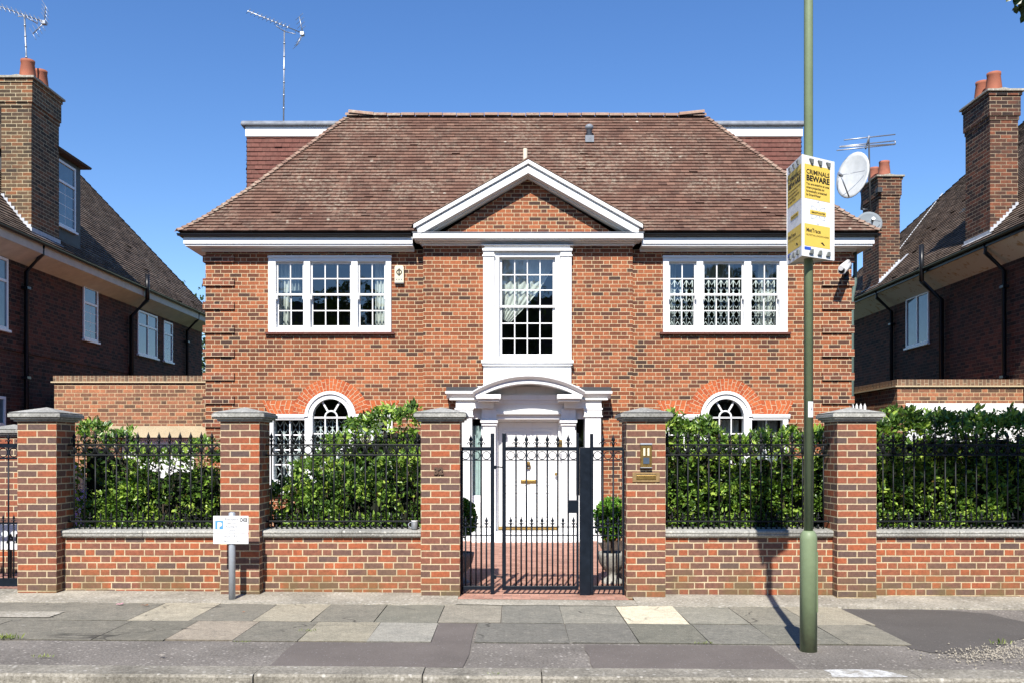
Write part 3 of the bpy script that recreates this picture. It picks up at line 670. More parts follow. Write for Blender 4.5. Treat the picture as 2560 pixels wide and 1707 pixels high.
for sx, x0 in ((1, EX0 + 2.68), (-1, EX1 - 2.68)):                    # mortared hump where hips meet ridge
    for k in range(6):
        pr = [(.13 * cos(pi * q / 6), .12 * sin(pi * q / 6)) for q in range(7)]
        h0, h1 = .055 * (1 - k / 6), .055 * (1 - (k + 1) / 6)
        for (a0, b0), (a1, b1) in zip(pr, pr[1:]): mb.quad((x0 + sx * (.05 + .09 * k), yr + a0, zr + b0 * .8 + h0), (x0 + sx * (.14 + .09 * k), yr + a0, zr + b0 * .8 + h1), (x0 + sx * (.14 + .09 * k), yr + a1, zr + b1 * .8 + h1), (x0 + sx * (.05 + .09 * k), yr + a1, zr + b1 * .8 + h0), col=.75)
mb.build('hip_tiles', M['hip'], roof, recalc=False)
# soil vent terminal and flue on the roof
def roof_at(py):
    best = min((abs(Z_(py, EY + d) - roofz(d)), d) for d in np.linspace(0, 2.7, 300)); return best[1]
d = roof_at(351); y = EY + d; x = X_(1473, y); z = roofz(d)
mb = MB(); mb.box(x - .09, x + .09, y - .12, y + .1, z - .08, z + .06); mb.lathe([(.06, -.1), (.06, .17), (.085, .18), (.085, .24), (.05, .27)], (x, y, z + .05), 12); mb.build('vent_cowl', M['lead'], roof)
mb = MB(); y = 18.35; mb.tube([(X_(1313, y), y, 7.0), (X_(1313, y), y, Z_(373, y))], .043, 10); mb.build('flue_pipe', plain('buff pipe', (0.5, 0.45, 0.34), 0.7), roof)
# flat-topped box dormers on both flanks
for nm, x0, x1, xf in (('L', -5.75, -2.6, -5.86), ('R', 3.0, 6.27, 6.33)):
    mb = MB(); out = x0 if nm == 'L' else x1; DY = 19.85
    tiles(mb, (x0, DY, 0), (1, 0, 0), (0, 1, 0), [(0, 6.2), (0, 8.45)], lambda d: 0, lambda d: x1 - x0, gauge=.096, lift=.02)
    if nm == 'L': tiles(mb, (x0, 22, 0), (0, -1, 0), (1, 0, 0), [(0, 6.2), (0, 8.45)], lambda d: 0, lambda d: 22 - DY, gauge=.096, lift=.02)
    else: tiles(mb, (x1, DY, 0), (0, 1, 0), (-1, 0, 0), [(0, 6.2), (0, 8.45)], lambda d: 0, lambda d: 22 - DY, gauge=.096, lift=.02)
    dm = mb.build('box_dormer', M['hung'], house, recalc=False)
    fa, fb = (x0 - .03, x1) if nm == 'L' else (x0, x1 + .03)
    mb = MB(); mb.box(fa, fb, DY - .04, 22, 8.44, 8.655); mb.build('fascia', M['white'], dm, bevel=.004)
    fa, fb = (xf, x1) if nm == 'L' else (x0, xf)
    mb = MB(); mb.prism([(DY - .11, 8.66), (DY - .12, 8.70), (DY - .06, 8.77), (DY + .2, 8.78), (22, 8.78), (22, 8.66)], fa, fb, 'x'); mb.build('lead_flat_roof', M['lead'], dm, bevel=.012)

# pediment
PC = .3025
def chev(mb, t0, t1, hw, y0, y1, za=7.066, sl=.565):
    mb.prism([(PC - hw, za - sl * hw - t0), (PC, za - t0), (PC + hw, za - sl * hw - t0), (PC + hw, za - sl * hw - t1), (PC, za - t1), (PC - hw, za - sl * hw - t1)], y0, y1)
mb = MB(); chev(mb, 0, .075, 2.14, 17.05, BY + .1); chev(mb, .0755, .115, 2.10, 17.12, BY + .1); chev(mb, .1155, .245, 2.07, 17.09, BY + .1); chev(mb, .2455, .275, 1.98, 17.28, BY + .1)
mb.box(PC - 2.155, PC + 2.155, 17.10, BY + .1, 5.605, 5.705); mb.box(PC - 2.13, PC + 2.13, 17.15, BY + .1, 5.585, 5.605); mb.box(PC - 2.06, PC + 2.06, 17.25, BY + .1, 5.56, 5.585); mb.box(PC - 2.02, PC + 2.02, 17.33, BY + .1, 5.52, 5.56)
ped = mb.build('pediment', M['white'], house, bevel=.006)
mb = MB(); mb.box(PC - 2.17, PC + 2.17, 17.085, BY + .09, 5.706, 5.722); mb.build('lead_capping', M['lead'], ped, bevel=.004)
mb = MB(); mb.box(PC - 1.75, PC + 1.75, 17.27, BY - .003, 5.722, 5.745); mb.build('mortar_fillet', M['grit'], ped)
mb = MB()
for s in (-1, 1):
    a, b = (PC + s * 2.16, 17.04, 7.075 - .565 * 2.16), (PC, 17.04, 7.075)
    mb.quad(a, b, (PC, 18.6, 7.075), (PC + s * 2.16, 17.5, 7.075 - .565 * 2.16), col=.4); mb.quad(a, b, (b[0], b[1], b[2] + .03), (a[0], a[1], a[2] + .03), col=.3)
    mb.quad((a[0], a[1], a[2] + .03), (b[0], b[1], b[2] + .03), (PC, 18.6, 7.105), (PC + s * 2.16, 17.5, 7.105 - .565 * 2.16), col=.4)
mb.build('gable_roof', M['tile'], ped, recalc=False)

# ---- sash windows
def bars(mb, x0, x1, z0, z1, nx, nz, y0, y1, w=.022):
    for k in range(1, nx): x = x0 + (x1 - x0) * k / nx; mb.box(x - w / 2, x + w / 2, y0, y1, z0, z1)
    for k in range(1, nz): z = z0 + (z1 - z0) * k / nz; mb.box(x0, x1, y0 + .001, y1 - .001, z - w / 2, z + w / 2)
def curtain(parent, x0, x1, z0, z1, y, mat, taper=0, folds=6, name='curtain'):
    n = 40; V = []; Q = []
    for j in range(9):
        f = j / 8; z = z1 + (z0 - z1) * f
        for k in range(n + 1):
            u = k / n; xr = x0 + (x1 - x0) * u * (1 - taper * max(0, f - .15) * (1.3 if f < .7 else 1))
            V.append((xr, y + .03 * sin(u * folds * 2 * pi + f * 1.3) + random.uniform(-.004, .004), z))
    for j in range(8):
        for k in range(n): a = j * (n + 1) + k; Q.append((a, a + 1, a + n + 2, a + n + 1))
    o = np_mesh(name, V, Q, mat, parent); o.data.polygons.foreach_set('use_smooth', [True] * len(Q)); return o
def grille(parent, x0, x1, z0, z1, y, n=4):
    mb = MB(); w = (x1 - x0) / n; r = .011
    for k in range(n + 1): mb.tube([(x0 + w * k, y, z0), (x0 + w * k, y, z1)], r, 6)
    h = w * 1.55; m = max(1, int((z1 - z0) / h)); h = (z1 - z0) / m
    for k in range(n):
        for j in range(m):
            a, b, c, d = x0 + w * k, x0 + w * (k + 1), z0 + h * j, z0 + h * (j + 1)
            mb.tube([(a, y, c), ((a + b) / 2, y, (c + d) / 2 - .02), (b, y, c)], r, 5); mb.tube([(a, y, d), ((a + b) / 2, y, (c + d) / 2 + .02), (b, y, d)], r, 5)
    return mb.build('security_grille', M['white'], parent)
def pane(parent, x0, x1, z0, z1, y):
    mb = MB(); mb.quad((x0, y, z0), (x1, y, z0), (x1, y, z1), (x0, y, z1)); return mb.build('pane', M['glass'], parent, recalc=False)
def tripartite(x0, x1, z0, z1, lights, gz0, gz1, sashdrop=.0):
    """three double-hung sashes in one white box frame; lights [(x0,x1,cols)]"""
    mb = MB(); y = F - .045
    xs = [x0] + [q for l in lights for q in (l[0] - .035, l[1] + .035)] + [x1]
    for a, b in zip(xs[::2], xs[1::2]): mb.box(a, b, y, F + .14, z0, z1)               # stiles and mullions
    for l in lights:
        a, b = l[0] - .035, l[1] + .035
        mb.box(a, b, y + .001, F + .14, gz1 + .035, z1); mb.box(a, b, y + .001, F + .14, z0, gz0 - .06)
        mid = (gz0 + gz1) / 2
        mb.box(a, b, F + .02, F + .06, gz1, gz1 + .036); mb.box(a, a + .035, F + .02, F + .06, mid - .02, gz1); mb.box(b - .035, b, F + .02, F + .06, mid - .02, gz1)
        mb.box(a, b, F + .015, F + .065, mid - .02, mid + .02)
        mb.box(a, b, F + .065, F + .105, gz0 - .061, gz0); mb.box(a, a + .035, F + .066, F + .105, gz0, mid - .02); mb.box(b - .035, b, F + .066, F + .105, gz0, mid - .02)
        mb.box(a - .012, a + .03, F - .02, F + .03, mid - .10, mid - .0); mb.box(b - .03, b + .012, F - .02, F + .03, mid - .10, mid)     # sash horns
        bars(mb, l[0], l[1], mid + .02, gz1, l[2], 2, F + .022, F + .055); bars(mb, l[0], l[1], gz0, mid - .02, l[2], 2, F + .068, F + .10)
    mb.box(x0 - .012, x1 + .012, y - .02, y + .02, z1 - .05, z1 - .015)
    w = mb.build('sash_window', M['white'], house, bevel=.004)
    for l in lights:
        mid = (gz0 + gz1) / 2
        pane(w, l[0], l[1], mid + .02, gz1, F + .04); pane(w, l[0], l[1], gz0, mid - .02, F + .085)
    mb = MB(); mb.box(x0 - .06, x1 + .06, F - .075, F + .02, z0 - .045, z0 - .002); mb.build('tile_sill', M['hung'], w, bevel=.004)
    return w
GZ0, GZ1 = fz(813), fz(660)
L1 = [(fx(695), fx(756), 2), (fx(781), fx(874.5), 3), (fx(899.5), fx(960.5), 2)]
w = tripartite(W1[0], W1[1], U[0], U[1], L1, GZ0, GZ1)
w['label'] = 'upstairs window with plain curtains'
curtain(w, fx(686), fx(716), GZ0 - .05, GZ1 + .1, F + .3, M['curtain'], .1, 3); curtain(w, fx(716), fx(740), fz(720), GZ1 + .1, F + .34, M['net'], 0, 3)
curtain(w, fx(932), fx(968), GZ0 - .05, GZ1 + .1, F + .3, M['curtain'], .1, 4)
L2 = [(fx(1676), fx(1736), 2), (fx(1761.5), fx(1855), 3), (fx(1881), fx(1943), 2)]
w = tripartite(W2[0], W2[1], U[0], U[1], L2, GZ0, GZ1)
w['label'] = 'upstairs window with white lattice security grilles'
for l in L2: grille(w, l[0], l[1], GZ0, fz(697), F + .2, 2 * l[2])
curtain(w, fx(1668), fx(1700), GZ0, GZ1 + .1, F + .42, M['net'], .1, 4); curtain(w, fx(1910), fx(1950), GZ0, GZ1 + .1, F + .42, M['curtain'], .1, 4); curtain(w, fx(1765), fx(1850), fz(700), GZ1 + .1, F + .5, M['net'], .0, 7)
# ---- venetian (arched) windows
def venetian(G, grilled, label):
    c, r, sp, x0, x1, zb = G['c'], G['r'], G['sp'], G['x0'], G['x1'], G['zb']
    mb = MB(); y0, y1 = F - .05, F + .14; ri = r - .13; gb = fz(1198)
    n = 24; outer = [(c + r * cos(pi * k / n), sp + r * sin(pi * k / n)) for k in range(n + 1)]; inner = [(c + ri * cos(pi * k / n), sp + ri * sin(pi * k / n)) for k in range(n + 1)]
    for k in range(n): mb.prism([outer[k], outer[k + 1], inner[k + 1], inner[k]], y0, y1)
    rim = [(c + (r + .02) * cos(pi * k / n), sp + (r + .02) * sin(pi * k / n)) for k in range(n + 1)]; rim2 = [(c + (r - .04) * cos(pi * k / n), sp + (r - .04) * sin(pi * k / n)) for k in range(n + 1)]
    for k in range(n): mb.prism([rim[k], rim[k + 1], rim2[k + 1], rim2[k]], y0 - .03, y0)
    mull = (c - r, c - ri), (c + ri, c + r)
    for a, b in mull: mb.box(a, b, y0, y1, zb, sp)
    sides = (x0 + .10, c - r - .02), (c + r + .02, x1 - .10)
    mb.box(x0, sides[0][0], y0, y1, zb, sp); mb.box(sides[0][1], c - r, y0, y1, zb, sp); mb.box(c + r, sides[1][0], y0, y1, zb, sp); mb.box(sides[1][1], x1, y0, y1, zb, sp)
    gt = fz(1049)
    for a, b in sides:
        mb.box(a, b, y0, y1, gt, sp); mb.box(a, b, y0, y1, zb, gb)
        bars(mb, a, b, gb, gt, 2, 4, F + .02, F + .06, .024)
    mb.box(c - ri, c + ri, y0, y1, zb, gb); mb.box(c - ri, c + ri, F + .01, F + .07, sp - .03, sp + .005)
    bars(mb, c - ri, c + ri, gb, sp - .03, 3, 4, F + .02, F + .06, .024)
    for a, b in ((x0 - .03, c - r - .02), (c + r + .02, x1 + .03)): mb.box(a, b, y0 - .035, y0 + .01, sp + .001, sp + .05); mb.box(a + .015, b, y0 - .02, y0, sp - .03, sp + .001)
    # fanlight: inner half circle and three spokes
    for k in range(12):
        g0, g1 = pi * k / 12, pi * (k + 1) / 12
        mb.prism([(c + .13 * cos(g0), sp + .13 * sin(g0)), (c + .13 * cos(g1), sp + .13 * sin(g1)), (c + .1 * cos(g1), sp + .1 * sin(g1)), (c + .1 * cos(g0), sp + .1 * sin(g0))], F + .02, F + .06)
    for g in (pi / 3, 2 * pi / 3):
        a, b = Vector((c + .125 * cos(g), sp + .125 * sin(g))), Vector((c + (ri + .01) * cos(g), sp + (ri + .01) * sin(g))); q = Vector((-sin(g), cos(g))) * .017
        mb.prism([tuple(a + q), tuple(b + q), tuple(b - q), tuple(a - q)], F + .021, F + .059)
    mb.box(x0 - .05, x1 + .05, F - .1, F + .1, zb - .06, zb)
    w = mb.build('arched_window', M['white'], house, bevel=.004, label=label)
    for a, b in sides: pane(w, a, b, gb, gt, F + .04)
    mb = MB(); mb.quad(*([(p[0], F + .04, p[1]) for p in inner] + [(c - ri, F + .04, gb), (c + ri, F + .04, gb)])); mb.build('pane', M['glass'], w, recalc=False)
    if grilled:
        for a, b in sides: grille(w, a, b, gb, gt - .0, F + .17, 4)
        grille(w, c - ri, c + ri, gb, sp - .03, F + .17, 6)
        mb = MB(); mb.box(x0 + .1, x1 - .1, F + .6, F + .64, gb - .1, fz(1130)); mb.build('shelf', M['net'], w)
    else:
        curtain(w, c - .1, c + ri, fz(1080), sp - .05, F + .35, M['curtain'], 0, 5); curtain(w, sides[1][0] + .2, sides[1][1], gb, gt, F + .3, M['net'], 0, 3)
    # gauged brick arch over it
    mb = MB(); ro = r + .262; yb = F - .008
    for k in range(n):
        g0, g1 = pi * k / n, pi * (k + 1) / n
        if sp + ro * sin((g0 + g1) / 2) < sp - .01: continue
        P = [(c + (r + .022) * cos(g0), sp + (r + .022) * sin(g0)), (c + ro * cos(g0), sp + ro * sin(g0)), (c + ro * cos(g1), sp + ro * sin(g1)), (c + (r + .022) * cos(g1), sp + (r + .022) * sin(g1))]
        L = (r + .14)
        mb.quad(*[(p[0], yb, p[1]) for p in P], uv=[(g0 * L, 0), (g0 * L, .262), (g1 * L, .262), (g1 * L, 0)])
    zt0, zt1 = sp + .052, fz(1000)
    for s in (-1, 1):
        xe = c + s * (r + .02) if False else c + s * sqrt(max(0, (ro) ** 2 - (zt0 - sp) ** 2)) * .98; xo = (x1 if s > 0 else x0) + s * .0
        xt = c + s * sqrt(max(0.01, ro ** 2 - (zt1 - sp) ** 2)) * .98
        P = [(xe, yb + .0015, zt0), (xo, yb + .0015, zt0), (xo + s * .13, yb + .0015, zt1), (xt, yb + .0015, zt1)]
        mb.quad(*P, uv=[(0, 0), (abs(xo - xe), 0), (abs(xo - xe), .2), (abs(xt - xe) * -1 * 0, .2)])
    mb.build('gauged_arch', M['arch'], w, recalc=False)
    return w
venetian(G1, True, 'ground floor arched window with lattice grilles'); venetian(G2, False, 'ground floor arched window with a white curtain')
# ---- central window over the door
mb = MB(); yb = BY - .13
zt, zs = 5.50, Z_(901, 17.2)
cx0, cx1 = -.19, .775
mb.box(-.545, -.335, yb, BY + .05, zs, 5.40); mb.box(.915, 1.125, yb, BY + .05, zs, 5.40)           # pilasters
mb.box(-.562, -.318, yb - .02, BY, 5.30, 5.33); mb.box(.898, 1.142, yb - .02, BY, 5.30, 5.33)
mb.box(-.56, 1.14, yb - .03, BY + .05, 5.401, 5.45); mb.box(-.52, 1.10, yb - .0, BY + .05, 5.45, 5.50); mb.box(-.58, 1.16, yb - .05, BY + .05, 5.50, 5.519)
mb.box(-.334, -.24, yb + .05, BY + .12, zs, 5.40); mb.box(.82, .914, yb + .05, BY + .12, zs, 5.40); mb.box(-.24, .82, yb + .05, BY + .12, 5.30, 5.40)
gt, gb = Z_(650, 17.42), Z_(884.5, 17.42); mid = (gt + gb) / 2
mb.box(-.24, .82, yb + .06, BY + .12, zs, gb - .06)
for a, b, c, d, y in ((-.24, .82, gt, gt + .05, 0), (-.24, cx0, mid, gt, 0), (cx1, .82, mid, gt, 0), (-.24, .82, mid - .022, mid + .022, -.006), (-.24, .82, gb - .061, gb, .046), (-.24, cx0, gb, mid - .02, .045), (cx1, .82, gb, mid - .02, .045)): mb.box(a, b, BY + .01 + y, BY + .055 + y, c, d)
bars(mb, cx0, cx1, mid + .02, gt, 4, 3, BY + .013, BY + .045); bars(mb, cx0, cx1, gb, mid - .02, 4, 3, BY + .06, BY + .09)
mb.box(-.58, 1.16, yb - .06, BY, zs - .045, zs + .01); mb.box(-.56, 1.14, yb - .03, BY, zs - .085, zs - .045)
mb.box(-.54, 1.12, yb + .02, BY, 2.80, zs - .085)
cw = mb.build('sash_window', M['white'], house, bevel=.005, label='tall central window in a white pilastered surround')
pane(cw, cx0, cx1, mid + .02, gt, BY + .03); pane(cw, cx0, cx1, gb, mid - .02, BY + .075)
# swagged net: drawn across to the left
n, m = 30, 16; V = []; Q = []
for j in range(m + 1):
    f = j / m
    for k in range(n + 1):
        u = k / n; top = cx0 - .05 + (cx1 - cx0 + .1) * u; wide = (1 - .82 * f ** 1.5); V.append((cx0 - .05 + (cx1 - cx0 + .1) * u * wide, BY + .34 + .03 * sin(u * 40 + f * 3), gt + .1 - f * 1.15 - .12 * u * f))
for j in range(m):
    for k in range(n): a = j * (n + 1) + k; Q.append((a, a + 1, a + n + 2, a + n + 1))
np_mesh('curtain', V, Q, M['curtain'], cw)

# ---- portico and door
mb = MB(); PX = .311; Yh = 16.75
def arcring(mb, r0, r1, y0, y1, R0=1.965, zc=3.023 - 1.965, hw=1.037, n=28, yf=None):
    g = math.asin(hw / R0)
    for k in range(n):
        a0, a1 = -g + 2 * g * k / n, -g + 2 * g * (k + 1) / n
        P = lambda r, a: (PX + r * sin(a), zc + r * cos(a))
        if yf is None: mb.prism([P(r0, a0), P(r1, a0), P(r1, a1), P(r0, a1)], y0, y1)
        else:                                                        # sloping cove: inner edge set back to yf
            o0, o1, i0, i1 = P(r1, a0), P(r1, a1), P(r0, a0), P(r0, a1)
            mb.quad((o0[0], y0, o0[1]), (o1[0], y0, o1[1]), (i1[0], yf, i1[1]), (i0[0], yf, i0[1]))
RR = 1.965
arcring(mb, RR - .022, RR, Yh - .08, BY - .005); arcring(mb, RR - .078, RR - .022, Yh - .075, 0, yf=Yh + .01); arcring(mb, RR - .145, RR - .0785, Yh + .005, BY - .005)
for a, b in ((-.66, -.205), (.828, 1.283)): mb.box(a, b, Yh, BY - .003, 2.60, 2.68); mb.box(a + .03, b - .03, Yh + .05, BY - .004, 2.56, 2.60)
# tympanum, recessed mouldings behind the hood
mb.box(-.65, 1.27, 17.22, BY - .006, 2.69, 2.86); mb.box(-.2, .82, 17.12, BY - .007, 2.60, 2.69); mb.box(-.5, 1.12, 17.16, BY - .008, 2.53, 2.60); mb.box(-.5, 1.12, 17.2, BY - .009, 2.38, 2.53)
mb.box(-.3, .92, 17.16, BY + .2, 2.33, 2.38); mb.box(-.3, .92, 17.24, BY + .2, 2.24, 2.33)
for s, a, b in ((-1, -1.24, -.60), (1, 1.22, 1.862)):                # side lengths of entablature, with return
    o0, o1 = (a, b)
    mb.box(a, b, 16.95, BY - .002, 2.705, 2.752)
    e = .06; i0, i1 = (a + e, b) if s < 0 else (a, b - e)
    y = [16.96, 17.02, 17.06]; zz = [2.705, 2.66, 2.62]
    mb.prism([(16.97, 2.7045), (17.06, 2.62), (BY - .004, 2.62), (BY - .004, 2.7045)], a + .02 if s < 0 else a, b if s < 0 else b - .02, 'x')
    mb.box(a + .075 if s < 0 else a, b if s < 0 else b - .075, 17.02, BY - .005, 2.59, 2.62)
    mb.box(a + .19 if s < 0 else a - .25, b + .25 if s < 0 else b - .19, 17.08, BY - .006, 2.44, 2.59)
    p0, p1 = (-1.05, -.735) if s < 0 else (1.355, 1.67)
    mb.box(p0 + .01, p1 - .01, 17.05, BY - .003, .0, 2.30); mb.box(p0 - .02, p1 + .02, 17.02, BY - .0025, 2.41, 2.44); mb.box(p0 - .005, p1 + .005, 17.035, BY - .002, 2.30, 2.41); mb.box(p0 - .02, p1 + .02, 17.02, BY - .0015, 2.275, 2.30)
    mb.box(p0 - .03, p1 + .03, 17.0, BY - .001, -.06, .14)
    c0, c1 = (-.55, -.31) if s < 0 else (.94, 1.18)                  # inner pilasters beside the door
    mb.box(c0, c1, 17.2, BY + .15, .0, 2.12); mb.box(c0 - .025, c1 + .025, 17.17, BY + .14, 2.12, 2.17); mb.box(c0 - .045, c1 + .045, 17.14, BY + .13, 2.17, 2.235); mb.box(c0 - .02, c1 + .02, 17.16, BY + .12, 2.235, 2.44)
    mb.box(c0 + .03, c1 - .03, 17.10, 17.3, 2.45, 2.535)             # bracket
    for k in range(5): x = c0 + .045 + k * .034; mb.box(x, x + .018, 17.085, 17.11, 2.47, 2.525)
    s0, s1 = (-.80, -.55) if s < 0 else (1.18, 1.42)                 # sidelight screen
    mb.box(s0, s1, 17.26, 17.34, .0, .80); mb.box(s0, s1, 17.26, 17.34, 2.245, 2.44); mb.box(s0 - .15, s0 + .03, 17.26, 17.34, .80, 2.245); mb.box(s1 - .03, s1 + .15, 17.26, 17.34, .80, 2.245)
    mb.box(s0 + .05, s1 - .05, 17.245, 17.26, .12, .68)
portico = mb.build('portico', M['white'], house, bevel=.005)
mb = MB()
for a, b in ((-1.225, -.63), (1.25, 1.847)): mb.box(a, b, 16.99, BY - .01, 2.753, 2.83)
mb.build('lead_flat', M['darklead'], portico, bevel=.006)
for a, b in ((-.77, -.58), (1.21, 1.39)): mb = MB(); mb.quad((a, 17.3, .80), (b, 17.3, .80), (b, 17.3, 2.245), (a, 17.3, 2.245)); mb.build('sidelight_glass', M['glass'], portico, recalc=False)
curtain(portico, -.78, -.57, .8, 2.12, 17.38, plain('pale green net', (0.66, 0.74, 0.72), .9), 0, 4)
mb = MB(); dx0, dx1, dz0, dz1, dy = -.26, .88, .14, 2.19, 17.55
mb.box(dx0, dx1, dy, dy + .06, dz0, dz1)
for a, b in ((-.17, .27), (.35, .79)):
    for c, d in ((.30, .86), (.98, 1.56), (1.66, 2.06)):
        for x0, x1, z0, z1 in ((a, b, c, c + .028), (a, b, d - .028, d), (a, a + .028, c + .028, d - .028), (b - .028, b, c + .028, d - .028)): mb.box(x0, x1, dy - .014, dy + .001, z0, z1)
        mb.box(a + .07, b - .07, dy - .012, dy + .0015, c + .07, d - .07)
mb.box(dx0 - .08, dx0 - .004, dy - .09, dy + .1, .12, dz1 + .1); mb.box(dx1 + .004, dx1 + .08, dy - .09, dy + .1, .12, dz1 + .1); mb.box(dx0 - .08, dx1 + .08, dy - .085, dy + .1, dz1 + .005, dz1 + .1)
door = mb.build('front_door', M['white'], house, bevel=.004)
mb = MB(); mb.box(X_(1302, dy), X_(1341, dy), dy - .022, dy - .012, 1.015, 1.09); mb.box(X_(1305, dy), X_(1338, dy), dy - .027, dy - .022, 1.03, 1.075); mb.build('letter_flap', M['brass'], door, bevel=.002)
mb = MB(); kx, kz = X_(1321, dy), 1.38; mb.ring((kx, kz - .035), .038, .018, dy - .05, dy - .015); mb.lathe([(.0, 0), (.035, .0), (.03, .03), (0, .036)], (kx, dy - .014, kz + .03), 12, ax=(Vector((1, 0, 0)), Vector((0, 0, 1)), Vector((0, -1, 0)))); mb.build('knocker', M['brass'], door)
mb = MB(); mb.tube([(.84, dy - .014, 1.2), (.84, dy - .07, 1.2)], .012, 8); mb.lathe([(0, 0), (.022, .0), (.03, .02), (.02, .04), (0, .045)], (.84, dy - .06, 1.2), 12, ax=(Vector((1, 0, 0)), Vector((0, 0, 1)), Vector((0, -1, 0)))); mb.build('door_knob', M['brass'], door)
mb = MB(); mb.box(dx0, dx1, dy - .10, dy - .086, .142, .20); mb.build('brass_threshold', M['brass'], door)
mb = MB(); mb.box(X_(1397, 17.18), X_(1405, 17.18), 17.15, 17.198, Z_(1118, 17.18), Z_(1098, 17.18)); mb.build('bell_push', M['brass'], portico, bevel=.003)
mb = MB(); mb.box(-.75, 1.37, 16.98, 17.62, -.06, .12); mb.box(-.75, 1.37, 16.72, 16.98, -.06, .0); mb.build('doorstep', M['white'], house, bevel=.01)
# ---------------------------------------------------------------- things fixed to the house
t = thing('alarm_box', (fx(999), F, fz(710)), 'cream burglar alarm box on the brickwork right of the left upstairs window', 'alarm box')
mb = MB(); a, b, c, d = fx(987.5), fx(1010.5), fz(709), fz(666); mb.prism([(a, c), (b, c), (b, d - .04), (b - .02, d), (a + .02, d), (a, d - .04)], F - .075, F - .001); mb.build('case', M['cream'], t, bevel=.008)
mb = MB(); mb.ring(((a + b) / 2, d - .13), .045, .02, F - .079, F - .075); mb.box((a + b) / 2 - .012, (a + b) / 2 + .012, F - .081, F - .075, d - .2, d - .06); mb.build('emblem', M['ink'], t)
mb = MB()
for k in (-1, 0, 1): mb.box((a + b) / 2 + k * .045 - .012, (a + b) / 2 + k * .045 + .012, F - .078, F - .075, c + .05, c + .075)
mb.box(a, b, F - .07, F - .001, c - .012, c + .004); mb.build('vents', M['lead'], t)
t = thing('security_camera', (6.38, F - .05, fz(690)), 'white security camera on the brick corner under the right eaves', 'camera')
mb = MB(); A, B = Vector((X_(2121, 17.3), 17.32, Z_(663, 17.3))), Vector((X_(2100, 17.1), 17.0, Z_(678, 17.05)))
mb.tube([A, B], .075, 14); mb.tube([A + Vector((0, 0, .06)), B + (B - A) * .18 + Vector((0, 0, .06))], .05, 8); mb.build('camera_body', M['white'], t)
mb = MB(); mb.tube([B, B + (B - A).normalized() * .012], .055, 12); mb.build('lens', M['ink'], t)
mb = MB(); q = Vector((X_(2118, 17.4), F - .04, fz(690))); mb.tube([A * .6 + B * .4 - Vector((0, 0, .06)), q + Vector((0, -.12, 0)), q], .022, 8); mb.box(q.x - .05, q.x + .05, F - .06, F - .001, q.z - .07, q.z + .07)
mb.tube([q, q + Vector((.05, -.03, -.16)), q + Vector((.0, -.02, -.2)), q + Vector((-.03, 0, -.12))], .007, 6); mb.build('bracket', M['gutter'], t)

# ---------------------------------------------------------------- garages between the houses
GY = 17.9
g = thing('garage', (-7.4, GY, 0), 'flat roofed buff brick garage against the left flank of the main house', 'garage')
mb = MB(); op = (-7.75, -6.22, -.1, 1.904)
wall_with_holes(mb, -8.96, XL - .003, -.1, 2.97, GY, .25, [op]); mb.quad((-8.96, GY, -.1), (-8.96, GY, 2.97), (-8.96, 23, 2.97), (-8.96, 23, -.1)); mb.quad((-8.96, GY, 2.95), (XL, GY, 2.95), (XL, 23, 2.95), (-8.96, 23, 2.95)); mb.build('wall', M['garage'], g, recalc=False)
mb = MB(); mb.box(-8.98, XL - .003, GY - .012, GY + .2, 3.0, 3.11); mb.build('coping', M['soldier'], g, bevel=.004)
mb = MB(); mb.box(-9.01, XL - .003, GY - .045, GY + .22, 2.972, 2.998); mb.build('creasing', M['lintel'], g)
mb = MB(); mb.box(-8.15, -5.985, GY - .004, GY + .2, 1.906, 2.13); mb.build('lintel', M['lintel'], g)
mb = MB(); mb.box(-7.745, -6.225, GY + .26, GY + .30, -.1, 1.9)
for k in range(9): z = .02 + k * .21; mb.box(-7.74, -6.23, GY + .245, GY + .262, z, z + .19)
mb.build('garage_door', M['white'], g, bevel=.004)
GY2 = 17.8
g = thing('garage', (8.6, GY2, 0), 'low red brick garage with white door behind the right laurel hedge', 'garage')
mb = MB(); mb.box(7.50, 13.5, GY2, 20.4, 2.57, 2.885); mb.box(7.50, 7.72, GY2, 20.4, -.1, 2.57); mb.box(7.72, 13.5, 20.2, 20.4, -.1, 2.57); mb.build('wall', M['garage'], g)
mb = MB(); mb.box(7.49, 13.5, GY2 - .012, GY2 + .2, 2.912, 3.03); mb.box(7.49, 7.70, GY2 + .2, 20.4, 2.912, 3.03); mb.build('coping', M['soldier'], g, bevel=.004)
mb = MB(); mb.box(7.45, 13.5, GY2 - .045, GY2 + .22, 2.886, 2.911); mb.box(7.45, 7.7, GY2 + .22, 20.42, 2.886, 2.911); mb.build('creasing', M['lintel'], g)
mb = MB(); mb.box(7.66, 13.5, GY2 - .02, GY2 + .05, -.1, 2.567)
for k in range(12): z = .0 + k * .21; mb.box(7.74, 13.4, GY2 - .032, GY2 - .02, z, z + .19)
mb.build('garage_door', M['white'], g, bevel=.004)
g = thing('picket_gate', (6.68, 17.65, 0), 'tall white picket side gate beside the right corner of the house', 'gate')
mb = MB()
for k in range(4):
    x = 6.545 + k * .078; mb.prism([(x, 0), (x + .045, 0), (x + .045, 2.50), (x + .0225, 2.56), (x, 2.50)], 17.62, 17.645)
mb.build('pickets', M['white'], g)
mb = MB(); mb.box(6.53, 6.84, 17.646, 17.69, 2.25, 2.34); mb.box(6.53, 6.84, 17.646, 17.69, .4, .49); mb.build('rails', M['white'], g)

